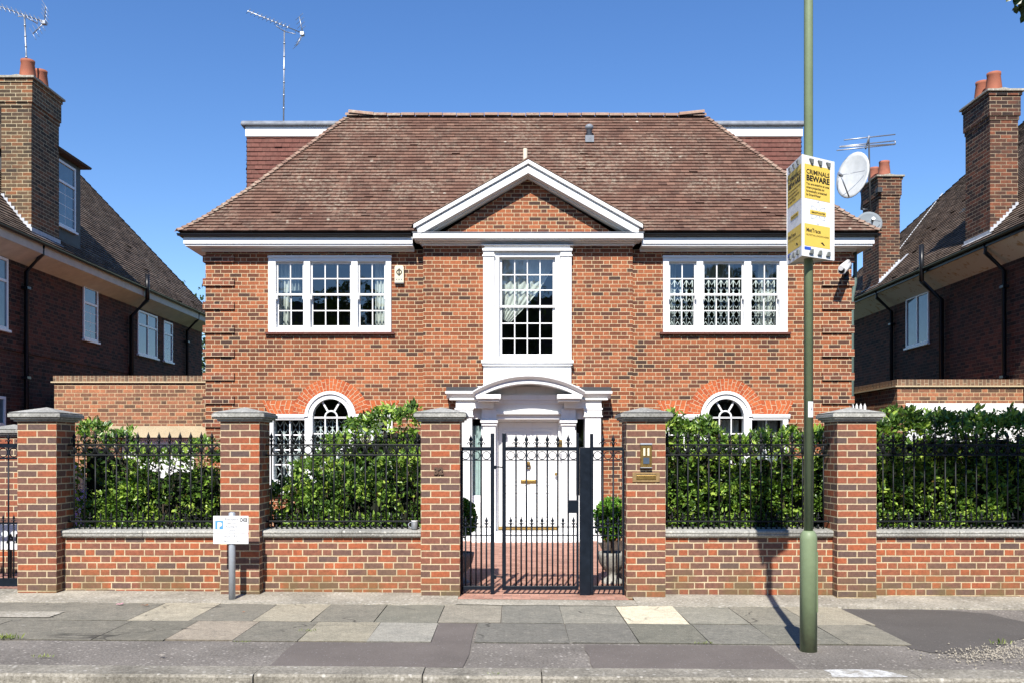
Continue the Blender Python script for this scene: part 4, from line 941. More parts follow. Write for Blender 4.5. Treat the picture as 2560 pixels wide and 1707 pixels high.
# ---------------------------------------------------------------- neighbouring houses
def pot(mb, c, h=.42, r=.15): mb.lathe([(r * 1.02, 0), (r * 1.05, .03), (r * .98, .06), (r, h * .35), (r * .82, h * .86), (r * .86, h * .88), (r * .88, h), (r * .66, h), (r * .64, h * .5)], c, 16)
def stack(parent, x0, x1, y0, y1, z0, zt, mat, pots, pmat=None):
    """chimney with corbelled head, cap and pots"""
    mb = MB(); mb.box(x0, x1, y0, y1, z0, zt - .52); mb.box(x0 - .035, x1 + .035, y0 - .035, y1 + .035, zt - .52, zt - .12); mb.box(x0 - .055, x1 + .055, y0 - .055, y1 + .055, zt - .12, zt - .045)
    mb.box(x0 - .015, x1 + .015, y0 - .015, y1 + .015, zt - 1.0 if False else zt - .60, zt - .52)
    c = mb.build('chimney', mat, parent, bevel=.004)
    mb = MB(); mb.box(x0 - .095, x1 + .095, y0 - .095, y1 + .095, zt - .045, zt); mb.prism([(x0 - .02, zt), (x1 + .02, zt), ((x0 + x1) / 2, zt + .06)], y0, y1); mb.build('chimney_cap', M['grit'], c, bevel=.006)
    for p in pots: mb = MB(); pot(mb, p, .46, .155); mb.build('chimney_pot', pmat or M['pot'], c)
    return c
def neighbour(s, XE, XW, Y0, Yb, label, pitch=1.22, H=4.6):
    """a tall house whose flank faces the gap; s=-1 left, +1 right"""
    h = thing('brick_house', (s * 13, Y0, 0), label, 'house')
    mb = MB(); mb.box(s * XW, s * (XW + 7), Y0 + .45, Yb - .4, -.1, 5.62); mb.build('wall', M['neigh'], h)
    mb = MB(); xo = XW + .01
    mb.box(s * XE, s * (XE + .03), Y0, Yb, 5.59 if s < 0 else 5.70, 5.80); mb.build('fascia', M['offwhite'] if s < 0 else M['gutter'], h, bevel=.004)
    mb = MB(); sq = [(s * (XE + .02), 5.585 if s < 0 else 5.71), (s * xo, 5.40), (s * xo, 5.45), (s * (XE + .02), 5.62 if s < 0 else 5.74)]; mb.prism(sq, Y0, Yb); mb.build('soffit', M['offwhite'] if s < 0 else M['peel'], h)
    mb = MB(); half_gutter(mb, (s * (XE - .055), Y0 - .02, 5.80), (s * (XE - .055), Yb + .02, 5.80)); mb.build('gutter', M['gutter'], h)
    mb = MB(); hl = Yb - Y0; prof = [(0, 5.83), (.35, 6.16), (H, 6.16 + (H - .35) * pitch)]
    o = (s * (XE - .03), Yb, 0) if s < 0 else (s * (XE - .03), Y0, 0)
    if s < 0: tiles(mb, o, (0, -1, 0), (-1, 0, 0), prof, lambda d: d, lambda d: hl - d * .35, gauge=.105, tw=.17)
    else: tiles(mb, o, (0, 1, 0), (1, 0, 0), prof, lambda d: d * .35, lambda d: hl - d, gauge=.105, tw=.17)
    for a, b in zip(prof, prof[1:]):
        mb.quad((s * (XE + a[0]), Yb - a[0], a[1]), (s * (XE + 14), Yb - a[0], a[1]), (s * (XE + 14), Yb - b[0], b[1]), (s * (XE + b[0]), Yb - b[0], b[1]), col=.4)
        mb.quad((s * (XE + a[0]), Y0 + a[0] * .35, a[1]), (s * (XE + 14), Y0 + a[0] * .35, a[1]), (s * (XE + 14), Y0 + b[0] * .35, b[1]), (s * (XE + b[0]), Y0 + b[0] * .35, b[1]), col=.4)
    rf = mb.build('roof', M['ntile'], h, recalc=False)
    mb = MB(); n = 40                                                   # hip tiles up the rear corner
    for i in range(n):
        d0, d1 = H * i / n, H * (i + 1) / n + .03
        zz = lambda d: 5.83 + d * .943 if d < .35 else 6.16 + (d - .35) * pitch
        c = random.gauss(.4, .2); a = Vector((s * (XE + d0), Yb - d0, zz(d0) + .06)); b = Vector((s * (XE + d1), Yb - d1, zz(d1) + .03))
        for w in (Vector((s * -.07, -.1, -.03)), Vector((s * .1, .07, -.05))): mb.quad(a, b, b + w, a + w, col=c); mb.quad(a, a + w, a + w - Vector((0, 0, .03)), a - Vector((0, 0, .03)), col=max(0, c - .3))
    mb.build('hip_tiles', M['ntile'], rf, recalc=False)
    return h, rf, lambda x: 5.83 + (x - XE) * .943 if x - XE < .35 else 6.16 + (x - XE - .35) * pitch
def casement(h, s, XW, y0, y1, z0, z1, cols, name='window', transom=.68, label=None, lead=False, mat='white'):
    """flank casement window, facing the gap"""
    mb = MB(); x = s * (XW - .03); xi = s * (XW + .05); w = .055
    def bx(a, b, c, d, e=0.0): mb.box(x + s * e, xi, a, b, c, d)
    bx(y0, y0 + w, z0, z1); bx(y1 - w, y1, z0, z1); bx(y0 + w, y1 - w, z0, z0 + w, .001); bx(y0 + w, y1 - w, z1 - w, z1, .001)
    zt = z0 + (z1 - z0) * transom if transom else z1
    if transom: bx(y0 + w, y1 - w, zt - w / 2, zt + w / 2, .001)
    for k in range(1, cols): y = y0 + (y1 - y0) * k / cols; bx(y - w / 2, y + w / 2, z0 + w, z1 - w, .002)
    mb.box(s * (XW - .07), s * XW, y0 - .04, y1 + .04, z0 - .05, z0 - .001)
    if lead:
        for k in range(cols):
            a, b = y0 + (y1 - y0) * k / cols, y0 + (y1 - y0) * (k + 1) / cols; m = (a + b) / 2
            mb.box(s * (XW - .006), xi, m - .008, m + .008, z0 + w, zt)
            for q in (1, 2, 3): z = z0 + (zt - z0) * q / 4; mb.box(s * (XW - .006), xi, a, b, z - .008, z + .008)
    o = mb.build(name, M[mat], h, bevel=.004, label=label)
    mb = MB(); xg = s * (XW - .004); mb.quad((xg, y0 + .02, z0 + .02), (xg, y1 - .02, z0 + .02), (xg, y1 - .02, z1 - .02), (xg, y0 + .02, z1 - .02)); mb.build('pane', M['nglass'], o)
    return o
# left neighbour
XE, XW = 9.45, 9.9
h, rf, zr_ = neighbour(-1, XE, XW, 15.6, 29.6, 'dark brick house with tall chimney at the left edge of the picture', 1.25)
c = stack(h, -10.22, -9.62, 18.3, 19.42, 5.88, Z_(193, 18.3), M['stack'], [(-9.86, 18.62, Z_(193, 18.3)), (-9.86, 19.12, Z_(193, 18.3))])
mb = MB()                                                               # stepped lead flashing beside the stack
for k in range(9):
    x0 = -9.62 - k * .0667; x1 = x0 - .0667; z = zr_(-x0)
    mb.prism([(x0, z - .03), (x0, z + .17), (x1, z + .17), (x1, zr_(-x1) - .03)], 18.285, 18.298)
    mb.quad((x0, 18.28, zr_(-x0) + .035), (x1, 18.28, zr_(-x1) + .035), (x1, 18.15, zr_(-x1) + .03), (x0, 18.15, zr_(-x0) + .03))
mb.box(-9.618, -9.60, 18.28, 19.45, zr_(9.6) - .05, zr_(9.6) + .13); mb.quad((-9.6, 18.2, zr_(9.6) + .05), (-9.6, 19.5, zr_(9.6) + .05), (-9.5, 19.5, zr_(9.5) + .03), (-9.5, 18.2, zr_(9.5) + .03))
mb.build('lead_flashing', M['flash'], c)
# dormer with a window facing the gap
mb = MB(); dx = -9.78; mb.box(dx, dx - 1.9, 19.50, 20.72, 6.0, 8.02); dm = mb.build('dormer', M['darklead'], h)
mb = MB(); mb.prism([(-9.60, 8.03), (-9.58, 8.07), (-10.4, 8.55), (-12, 8.55), (-12, 8.03)], 19.36, 20.86, 'y'); mb.build('dormer_roof', M['ntile'], dm)
casement(dm, -1, 9.78, 19.56, 20.45, 6.50, 7.92, 1, 'dormer_window', .68, lead=True)
for (y0, y1, n, z0, z1) in ((21.08, 21.82, 1, 4.22, 5.46), (24.15, 25.48, 2, 4.2, 5.36), (25.95, 26.62, 1, 4.2, 5.33)): casement(h, -1, XW, y0, y1, z0, z1, n, lead=(n == 1))
casement(h, -1, XW, 17.0, 17.93, 4.0, 5.39, 2); casement(h, -1, XW, 16.9, 17.84, 1.0, 2.7, 2)
def drain(h, s, XE, XW, y, rise=0):
    mb = MB(); rise or mb.tube([(s * (XE + .02), y, 5.78), (s * (XE + .02), y, 5.6), (s * (XW - .07), y + .06, 5.25), (s * (XW - .07), y + .06, 0)], .045, 10)
    for z in (1.2, 3.1, 4.9): rise or mb.box(s * (XW - .13), s * XW, y - .01, y + .13, z, z + .05)
    if not rise: mb.build('drainpipe', M['gutter'], h)
    if rise: mb = MB(); mb.tube([(s * (XE - .08), y + .1, 5.5), (s * (XE - .08), y + .1, rise)], .055, 10); mb.tube([(s * (XE - .08), y + .1, 5.5), (s * (XW - .08), y + .2, 5.1), (s * (XW - .08), y + .2, 0)], .055, 10); mb.build('soil_pipe', M['gutter'], h)
drain(h, -1, XE, XW, 18.45); drain(h, -1, XE, XW, 23.4, Z_(683, 23.3)); drain(h, -1, XE, XW, 27.6)
mb = MB(); mb.box(-XW + .025, -XW - .01, 15.9, 29.2, 3.62, 3.84); mb.build('soldier_course', M['neigh'], h)
# right neighbour
XE2, XW2 = 9.45, 9.95
h2, rf2, zr2 = neighbour(1, XE2, XW2, 15.6, 29.6, 'dark brick house with two chimneys beyond the right garage', 1.05, 5.2)
rp = plain('weathered red pot', (0.34, 0.12, 0.075), .8, var=.25)
c = stack(h2, 9.57, 10.13, 18.3, 19.3, 5.88, Z_(226, 18.3), M['stackred'], [(9.80, 18.6, Z_(226, 18.3)), (9.80, 19.05, Z_(226, 18.3))])
mb = MB()
for k in range(9):
    x0 = 9.57 + k * .0622; x1 = x0 + .0622; z = zr2(x0)
    mb.prism([(x0, z - .03), (x0, z + .16), (x1, z + .16), (x1, zr2(x1) - .03)], 18.285, 18.298); mb.quad((x0, 18.28, zr2(x0) + .035), (x1, 18.28, zr2(x1) + .035), (x1, 18.12, zr2(x1) + .03), (x0, 18.12, zr2(x0) + .03))
mb.box(9.55, 9.568, 18.28, 19.33, zr2(9.55) - .05, zr2(9.55) + .12); mb.quad((9.55, 18.2, zr2(9.55) + .05), (9.55, 19.4, zr2(9.55) + .05), (9.47, 19.4, zr2(9.47) + .03), (9.47, 18.2, zr2(9.47) + .03))
mb.build('lead_flashing', M['flash'], c)
zt = Z_(440, 23.9); c2 = stack(h2, 9.59, 10.14, 23.9, 25.0, 5.88, zt, M['stackred'], [(9.85, 24.2, zt), (9.80, 24.75, zt)], rp)
mb = MB(); mb.box(9.55, 10.17, 23.86, 25.02, zt - 2.92, zt - 2.84); mb.build('strap_band', M['white'], c2)
mb = MB()
for k in range(9):
    x0 = 9.59 + k * .061; x1 = x0 + .061; z = zr2(x0); mb.prism([(x0, z - .03), (x0, z + .16), (x1, z + .16), (x1, zr2(x1) - .03)], 23.88, 23.898)
mb.quad((9.55, 23.7, zr2(9.55) + .06), (10.3, 23.7, zr2(10.3) + .06), (10.3, 23.88, zr2(10.3) + .07), (9.55, 23.88, zr2(9.55) + .07)); mb.build('lead_flashing', M['flash'], c2)
casement(h2, 1, XW2, 21.8, 23.05, 4.22, 5.45, 2, transom=0)
drain(h2, 1, XE2, XW2, 18.3); drain(h2, 1, XE2, XW2, 23.75); drain(h2, 1, XE2, XW2, 20.82, Z_(612, 20.9))
mb = MB()                                                                # skylight and the pale cable over the roof
x0, x1 = 11.0, 11.75; mb.quad((x0, 21.6, zr2(x0) + .05), (x0, 22.5, zr2(x0) + .05), (x1, 22.5, zr2(x1) + .05), (x1, 21.6, zr2(x1) + .05)); mb.quad((x0, 21.6, zr2(x0)), (x0, 22.5, zr2(x0)), (x0, 22.5, zr2(x0) + .05), (x0, 21.6, zr2(x0) + .05)); mb.build('skylight', M['nglass'], rf2)
mb = MB(); pts = [(x, 27.5 - (x - 9.45) * .35 - 0.0 if False else 24.4 + (x - 9.45) * .75, zr2(x) + .05) for x in np.linspace(9.5, 12.6, 12)]; mb.tube(pts, .015, 6); mb.build('lead_cable', M['flash'], rf2)
# ---------------------------------------------------------------- aerials and dishes
def yagi(name, base, top, boom0, boom1, label, els, mastr=.017, cradle=True, refl=True, ev=Vector((0, 0, 1)), group=None):
    t = thing(name, base, label, 'aerial')
    mb = MB(); mb.tube([base, top], mastr, 8)
    for k in range(1, 7): p = Vector(base).lerp(Vector(top), k / 7); mb.tube([p - Vector((0, 0, .02)), p + Vector((0, 0, .02))], mastr * 1.3, 8)
    mb.build('mast', M['alu'], t)
    a, b = Vector(boom0), Vector(boom1); mb = MB(); mb.tube([a, b], .010, 6); ax = (b - a).normalized()
    if cradle:
        m0, m1 = a.lerp(b, .5), a.lerp(b, .86); dn = Vector((0, 0, -.14)); T_ = Vector(top) - Vector((0, 0, .03)); mb.tube([m0, m0 + dn * .55, T_, m1 + dn * .6, m1], .010, 6)
    mb.build('boom', M['alu'], t)
    e = ax.cross(ev).normalized() if abs(ax.dot(ev)) < .9 else Vector((1, 0, 0))
    mb = MB()
    for f, L in els: p = a.lerp(b, f); mb.tube([p - e * L, p + e * L], .0065, 5); mb.box(p.x - .014, p.x + .014, p.y - .014, p.y + .014, p.z - .014, p.z + .014)
    mb.build('elements', M['alu'], t)
    if refl:
        mb = MB(); nrm_ = ax.cross(e).normalized()
        for q in (-1, 1):
            p0 = b; p1 = b + nrm_ * q * .34 + ax * .0 - ax * .12
            mb.tube([p0, p1], .011, 5)
            for k in range(1, 5): p = p0.lerp(p1, k / 4); mb.tube([p - e * .2, p + e * .2], .006, 4)
        mb.box(b.x - .05, b.x + .03, b.y - .05, b.y + .05, b.z - .05, b.z + .02); mb.build('reflector', M['alu'], t)
    return t
Y = 20.4
P = lambda px, py, y: (X_(px, y), y, Z_(py, y))
yagi('tv_aerial', P(709, 304, Y), P(711, 76, Y), P(621, 29, Y - .5), P(757, 84, Y + .25), 'tall tv aerial on a slim mast above the left box dormer', [(k / 14, .12) for k in range(11)], ev=Vector((.25, .2, 1)))
yagi('tv_aerial', (-9.86, 18.62, 9.0), P(61, 38, 18.62), P(-26, 8, 18.1), P(112, 56, 19.0), 'tv aerial on the left neighbour chimney pot', [(k / 12, .13) for k in range(12)], ev=Vector((.5, -.6, .6)))
t = thing('tv_aerial', P(2172, 530, 23.7), 'tv aerial with wide loop rods behind the satellite dish', 'aerial')
mb = MB(); mb.tube([P(2176, 545, 23.75), P(2172, 345, 23.75)], .022, 8); mb.box(9.5, 9.62, 23.74, 23.9, Z_(482, 23.8), Z_(470, 23.8)); mb.build('mast', M['darklead'], t)
mb = MB()
for a, b in (((2110, 351), (2238, 337)), ((2100, 367), (2238, 353)), ((2100, 368.5), (2238, 361)), ((2092, 377), (2238, 362))): mb.tube([P(*a, 23.6), P(*b, 23.9)], .016, 6)
mb.tube([P(2100, 366, 23.6), P(2100, 370, 23.6)], .015, 6); mb.tube([P(2238, 353, 23.9), P(2238, 362, 23.9)], .015, 6); mb.tube([P(2173, 340, 23.6), P(2164, 374, 23.8)], .022, 6); mb.build('rods', M['alu'], t)
def dish(name, c, rx, rz, facing, label, mat, arm=True, hole=False):
    t = thing(name, c, label, 'dish')
    n = Vector(facing).normalized(); a = Vector((0, 0, 1)).cross(n).normalized(); b = n.cross(a); mb = MB(); m = 26; rings = 6; c = Vector(c)
    V = []
    for off in (0, -.02):
        for k in range(rings + 1):
            f = k / rings
            for q in range(m): g = 2 * pi * q / m; V.append(tuple(c + a * (rx * f * cos(g)) + b * (rz * f * sin(g)) + n * (.16 * rx * (f * f) + off)))
    mb.v = V; N = (rings + 1) * m
    for o in (0, N):
        for k in range(rings):
            for q in range(m): w = (q + 1) % m; mb.f.append((o + k * m + q, o + k * m + w, o + (k + 1) * m + w, o + (k + 1) * m + q)); mb.sm.add(len(mb.f) - 1)
    for q in range(m): w = (q + 1) % m; mb.f.append((rings * m + q, rings * m + w, N + rings * m + w, N + rings * m + q))
    mb.build('reflector', mat, t, recalc=False)
    mb = MB(); tip = c + n * rx * 1.25 - b * rz * .35
    mb.tube([c - b * rz * .97 + n * .1, tip], .02, 6); mb.tube([c + a * rx * .8 + n * .12, tip], .008, 5); mb.tube([c - a * rx * .8 + n * .12, tip], .008, 5); mb.tube([tip - n * .06, tip + n * .1], .04, 8); mb.build('feed_arm', M['alu'], t)
    return t, n
t, n = dish('satellite_dish', P(2135, 441, 23.6), .46, .63, (-.70, -.55, .2), 'large pale satellite dish left of the far right chimney', M['dish'])
mb = MB(); mb.tube([P(2140, 441, 23.72), P(2153, 470, 23.95), P(2154, 524, 24.0), P(2166, 526, 24.3)], .035, 8); mb.build('bracket', M['galv'], t)
mesh_m = glassmat('perforated dish mesh', .0, (.55, .57, .58))
t, n = dish('satellite_dish', P(2172, 561, 23.3), .32, .32, (-.15, -.95, .25), 'small grey mesh satellite dish against the far right chimney', plain('grey dish mesh', (0.2, 0.23, 0.25), .7))
mb = MB(); mb.tube([P(2172, 561, 23.36), P(2176, 575, 23.86)], .03, 8); mb.build('bracket', M['galv'], t)
# ---------------------------------------------------------------- front boundary: pillars, dwarf walls, railings, gate
PY0, PY1 = 10.25, 10.69
pil = [(-5.544, 'far left'), (-3.269, ''), (-1.022, ''), (1.284, ''), (3.648, '')]
plabel = ['brick gate pillar at the left end beside the neighbour drive', 'brick pillar behind the white parking sign', 'brick pillar left of the gate with number 32',
          'brick pillar right of the gate with intercom and brass letter slot', 'brick pillar just right of the green lamp post']
def make_pillar():
    t = thing('brick_pillar', (0, PY0, 0), plabel[0], 'pillar', 'brick pillars along the front boundary')
    mb = MB(); mb.box(0, .437, PY0, PY1, -.10, 1.975); s = mb.build('shaft', M['pillar'], t)
    me = s.data
    mb = MB(); x0, x1, y0, y1 = -.075, .512, PY0 - .075, PY1 + .075
    mb.box(x0 + .045, x1 - .045, y0 + .045, y1 - .045, 1.976, 2.0); mb.box(x0 + .02, x1 - .02, y0 + .02, y1 - .02, 2.0, 2.022); mb.box(x0, x1, y0, y1, 2.022, 2.062)
    mb.box(x0 + .012, x1 - .012, y0 + .012, y1 - .012, 2.0622, 2.075)
    i = len(mb.v); mb.v += [(x0 + .006, y0 + .006, 2.0752), (x1 - .006, y0 + .006, 2.0752), (x1 - .006, y1 - .006, 2.0752), (x0 + .006, y1 - .006, 2.0752), ((x0 + x1) / 2, (y0 + y1) / 2, 2.145)]
    mb.f += [(i, i + 1, i + 4), (i + 1, i + 2, i + 4), (i + 2, i + 3, i + 4), (i + 3, i, i + 4)]
    mb.build('cap', M['stone'], t, bevel=.006)
    return t
p0 = make_pillar(); pillars = []
for k, (x, _) in enumerate(pil):
    o = p0 if k == 0 else copy_tree(p0)
    o.location = (x, PY0, 0); o['label'] = plabel[k]; pillars.append(o)
text('32', .105, (-1.022 + .20, PY0 - .012, 1.385), (1, 0, 0), (0, 0, 1), plain('old bronze numeral', (0.10, 0.06, 0.04), .5), pillars[2], 'house_number', bold=.006, depth=.006).data
# low walls with stone coping
WY0, WY1 = 10.41, 10.64
ends = [(-5.107, -3.269, 'low brick wall left of the parking sign pillar'), (-2.832, -1.022, 'low brick wall between the parking sign pillar and gate pillar'), (1.721, 3.648, 'low brick wall behind the green lamp post'), (4.085, 9.0, 'low brick wall under the right hand laurel hedge')]
for a, b, lab in ends:
    t = thing('garden_wall', ((a + b) / 2, WY0, 0), lab, 'wall', 'low walls along the front boundary')
    mb = MB(); mb.box(a + .001, b - .001, WY0, WY1, -.1, .655); mb.build('wall', M['garden'], t)
    mb = MB(); sl = [(WY0 - .02, .656), (WY0 - .03, .672), (WY0 - .05, .676), (WY0 - .055, .700), (WY0 - .046, .705), (WY0 - .06, .712), (WY0 - .06, .735), (WY0 - .05, .742), (WY1 + .05, .755), (WY1 + .06, .72), (WY1 + .03, .656)]
    n = max(1, round((b - a) / 1.0))
    for k in range(n): mb.prism(sl, a + .002 + (b - a - .004) * k / n + (.002 if k else 0), a + .002 + (b - a - .004) * (k + 1) / n - .002, 'x')
    mb.build('coping', M['stone'], t, bevel=.005)
# spear heads
def spear(mb, x, y, z, h, leaf=True):
    """fleur spear head rising h from z"""
    r = h * .14
    mb.lathe([(r * .55, 0), (r * .6, h * .18), (r * 1.0, h * .22), (r * .5, h * .3), (r * .45, h * .42), (r * .95, h * .5), (r * 1.05, h * .58), (r * .35, h * .82), (.0006, h)], (x, y, z), 8)
    if leaf:
        for s in (-1, 1): mb.tube([(x, y, z + h * .25), (x + s * h * .16, y, z + h * .37), (x + s * h * .25, y, z + h * .30), (x + s * h * .24, y, z + h * .2)], h * .05, 5, h * .035)
RY = 10.525
def railing(a, b, label, maxbars=100):
    t = thing('iron_railing', ((a + b) / 2, RY, .75), label, 'railing', 'black iron railings on the low walls')
    n = int(round((b - a) / .119)); st = (b - a) / n
    for nm, z, hh in (('top_rail', 1.715, .018), ('rail', 1.597, .018), ('bottom_rail', .835, .018)):
        mb = MB(); mb.box(a - .05, b + .05, RY - .018, RY + .018, z - hh / 2, z + hh / 2); mb.build(nm, M['iron'], t, bevel=.003)
    bar = rng_ = dog = None
    for k in range(n):
        x = a + (k + .5) * st
        if bar is None:
            mb = MB(); mb.tube([(x, RY, .745), (x, RY, 1.597)], .0085, 8); mb.tube([(x, RY, 1.60), (x, RY, 1.73)], .013, 8); bar = mb.build('bar', M['iron'], t); x_0 = x
            mb = MB(); spear(mb, x, RY, 1.724, .145); sp = mb.build('spearhead', M['iron'], bar)
            mb = MB(); mb.ring((x + st / 2, 1.656), .045, .011, RY - .009, RY + .009); rg = mb.build('ring', M['iron'], t)
            mb = MB(); spear(mb, x + st / 2, RY, .844, .10); mb.tube([(x + st / 2, RY, .745), (x + st / 2, RY, .80)], .012, 6); dg = mb.build('short_spear', M['iron'], t)
        else:
            for src, par in ((bar, t), (rg, t), (dg, t)):
                if src is not bar and k == n - 1: continue
                o = src.copy(); link(o); o.parent = t; o.location = (x - x_0, 0, 0)
                if src is bar: q = sp.copy(); link(q); q.parent = o
    return t
railing(-5.10, -3.27, 'iron railing panel left of the parking sign pillar'); railing(-2.83, -1.025, 'iron railing panel between parking sign pillar and gate')
railing(1.725, 3.645, 'iron railing panel behind the green lamp post'); railing(4.09, 6.6, 'iron railing panel against the right hand laurel hedge')
# entrance gate in three pieces: fixed left panel, gate leaf, fixed right panel with lock post
GTY = 10.46; gzf = lambda py: Z_(py, GTY); gx = lambda px: X_(px, GTY)
def gatework(t, xa, xb, st0, nbar, pitch=.1195):
    zt0, zt1, zr, zd, zd2, zb = gzf(1116), gzf(1125.5), gzf(1149), gzf(1316), gzf(1337), gzf(1468)
    for nm, z0, z1 in (('top_rail', zt1, zt0), ('bottom_rail', zb - .022, zb + .022)): mb = MB(); mb.box(xa, xb, GTY - .02, GTY + .02, z0, z1); mb.build(nm, M['gatepaint'], t, bevel=.003)
    for z in (zr, zd, zd2): mb = MB(); mb.box(xa, xb, GTY - .008, GTY + .008, z - .006, z + .006); mb.build('cross_bar', M['gatepaint'], t)
    xs = [st0 + k * pitch for k in range(nbar)]
    for x in xs:
        mb = MB(); mb.tube([(x, GTY, zb), (x, GTY, zt1)], .0105, 8); bar = mb.build('bar', M['gatepaint'], t)
        mb = MB(); spear(mb, x, GTY, zt0 - .004, .152); mb.build('spearhead', M['gatepaint'], bar)
    for x in [xs[0] - pitch / 2] + [q + pitch / 2 for q in xs]:
        if xa - .01 < x - .04 and x + .04 < xb + .01:
            mb = MB(); mb.ring((x, (zt1 + zr) / 2), .0445, .009, GTY - .006, GTY + .006); mb.build('ring', M['gatepaint'], t)
        if xa + .005 < x < xb - .005:
            mb = MB(); mb.tube([(x, GTY, zb), (x, GTY, zd)], .0095, 8); d = mb.build('dog_bar', M['gatepaint'], t)
            mb = MB(); spear(mb, x, GTY, zd, .125); mb.build('spearhead', M['gatepaint'], d)
t = thing('gate_panel', (-.36, GTY, .05), 'narrow fixed black iron panel left of the gate', 'gate')
gatework(t, -.575, gx(1226.4), gx(1177), 2)
mb = MB(); mb.box(gx(1226.4), gx(1236), GTY - .024, GTY + .024, gz(0) - .02, gzf(1082)); mb.build('gate_post', M['gatepaint'], t, bevel=.004)
mb = MB(); mb.box(-.588, -.56, GTY - .02, GTY + .02, .0, gzf(1125)); mb.build('wall_stile', M['gatepaint'], t)
t = thing('garden_gate', (.35, GTY, .05), 'black iron spear topped garden gate in front of the white door', 'gate')
gatework(t, gx(1265), gx(1441), gx(1290), 6, .1195)
for a, b in ((1255.4, 1265), (1441, 1446.5)): mb = MB(); mb.box(gx(a), gx(b), GTY - .024, GTY + .024, .055, gzf(1082)); mb.build('stile', M['gatepaint'], t, bevel=.004)
mb = MB(); mb.box(gx(1421), gx(1445), GTY - .03, GTY + .03, gzf(1281), gzf(1249)); mb.build('lock_box', M['gatepaint'], t, bevel=.004)
for z in (gzf(1167), gzf(1441)):
    mb = MB(); mb.tube([(gx(1236), GTY, z), (gx(1244), GTY - .02, z + .006), (gx(1256), GTY, z)], .009, 6); mb.box(gx(1236.2), gx(1241), GTY - .03, GTY + .01, z - .02, z + .02); mb.build('hinge', M['gatepaint'], t)
t = thing('gate_panel', (1.1, GTY, .05), 'fixed black iron panel with broad lock post right of the gate', 'gate')
gatework(t, gx(1483), 1.275, gx(1507), 2)
mb = MB(); mb.box(gx(1449), gx(1475), GTY - .05, GTY + .04, gz(.8) - .02, gzf(1117)); mb.build('lock_post', M['gatepaint'], t, bevel=.005)
for a, b in ((gx(1475), gx(1483)), (1.262, 1.282)): mb = MB(); mb.box(a, b, GTY - .024, GTY + .024, gz(.9) - .02, gzf(1083) if a < 1.2 else gzf(1120)); mb.build('stile', M['gatepaint'], t, bevel=.004)
# intercom and letter slot on the right gate pillar
q = lambda px: X_(px, PY0); qz = lambda py: Z_(py, PY0)
zi0, zi1, xi0, xi1 = qz(1167), qz(1111), q(1600), q(1628.5)
t = thing('intercom', ((xi0 + xi1) / 2, PY0, zi0), 'brass framed intercom on the pillar right of the gate', 'intercom')
mb = MB(); mb.box(xi0, xi1, PY0 - .045, PY0 - .001, zi0, zi1); mb.build('housing', M['brass'], t, bevel=.006)
mb = MB(); mb.box(xi0 - .003, xi1 + .003, PY0 - .055, PY0 - .001, zi1, zi1 + .018); mb.box(xi0 - .003, xi1 + .003, PY0 - .055, PY0 - .001, zi0 - .006, zi0); mb.build('hood', M['galv'], t, bevel=.003)
mb = MB(); mb.box(xi0 + .03, xi1 - .03, PY0 - .049, PY0 - .046, zi0 + .04, zi0 + .11); mb.build('speaker_panel', plain('blue grey speaker', (0.06, 0.085, 0.12), .4), t)
mb = MB()
for k in (0, 1): a = xi0 + .03 + k * .046; mb.box(a, a + .022, PY0 - .049, PY0 - .046, zi0 + .13, zi0 + .215)
mb.build('name_plate', M['cream'], t)
xl0, xl1, zl0, zl1 = q(1581), q(1649), qz(1204), qz(1180)
t = thing('letter_slot', ((xl0 + xl1) / 2, PY0, zl0), 'wide brass letter slot below the intercom', 'letterbox')
mb = MB(); mb.box(xl0, xl1, PY0 - .012, PY0 - .001, zl0, zl1); mb.build('plate', M['oldbrass'], t, bevel=.003)
mb = MB(); mb.box(xl0 + .042, xl1 - .042, PY0 - .02, PY0 - .0125, zl0 + .03, zl1 - .03); mb.build('flap', M['brass'], t, bevel=.003)
mb = MB(); mb.box(xl0 + .04, xl1 - .04, PY0 - .016, PY0 - .0122, zl1 - .0298, zl1 - .022); mb.build('slot_gap', M['ink'], t)
# enamel mug left on the coping
x = X_(1036, 10.45); t = thing('mug', (x, 10.45, .745), 'grey tin mug left on the coping beside the numbered pillar', 'mug')
mb = MB(); mb.lathe([(.034, 0), (.036, .01), (.036, .1), (.031, .1), (.03, .01)], (x, 10.45, .748), 16); mb.build('cup', plain('dull grey tin', (0.16, 0.17, 0.18), .5), t)
mb = MB(); mb.lathe([(.0365, 0), (.0375, .004), (.0365, .009), (.031, .009)], (x, 10.45, .842), 16, caps=False); mb.build('rim', M['white'], t)
mb = MB(); mb.tube([(x - .034, 10.45, .83)] + [(x - .034 - .035 * sin(pi * k / 6), 10.45, .80 + .03 * cos(pi * k / 6)) for k in range(7)] + [(x - .034, 10.45, .768)], .0045, 6); mb.build('handle', M['galv'], t)

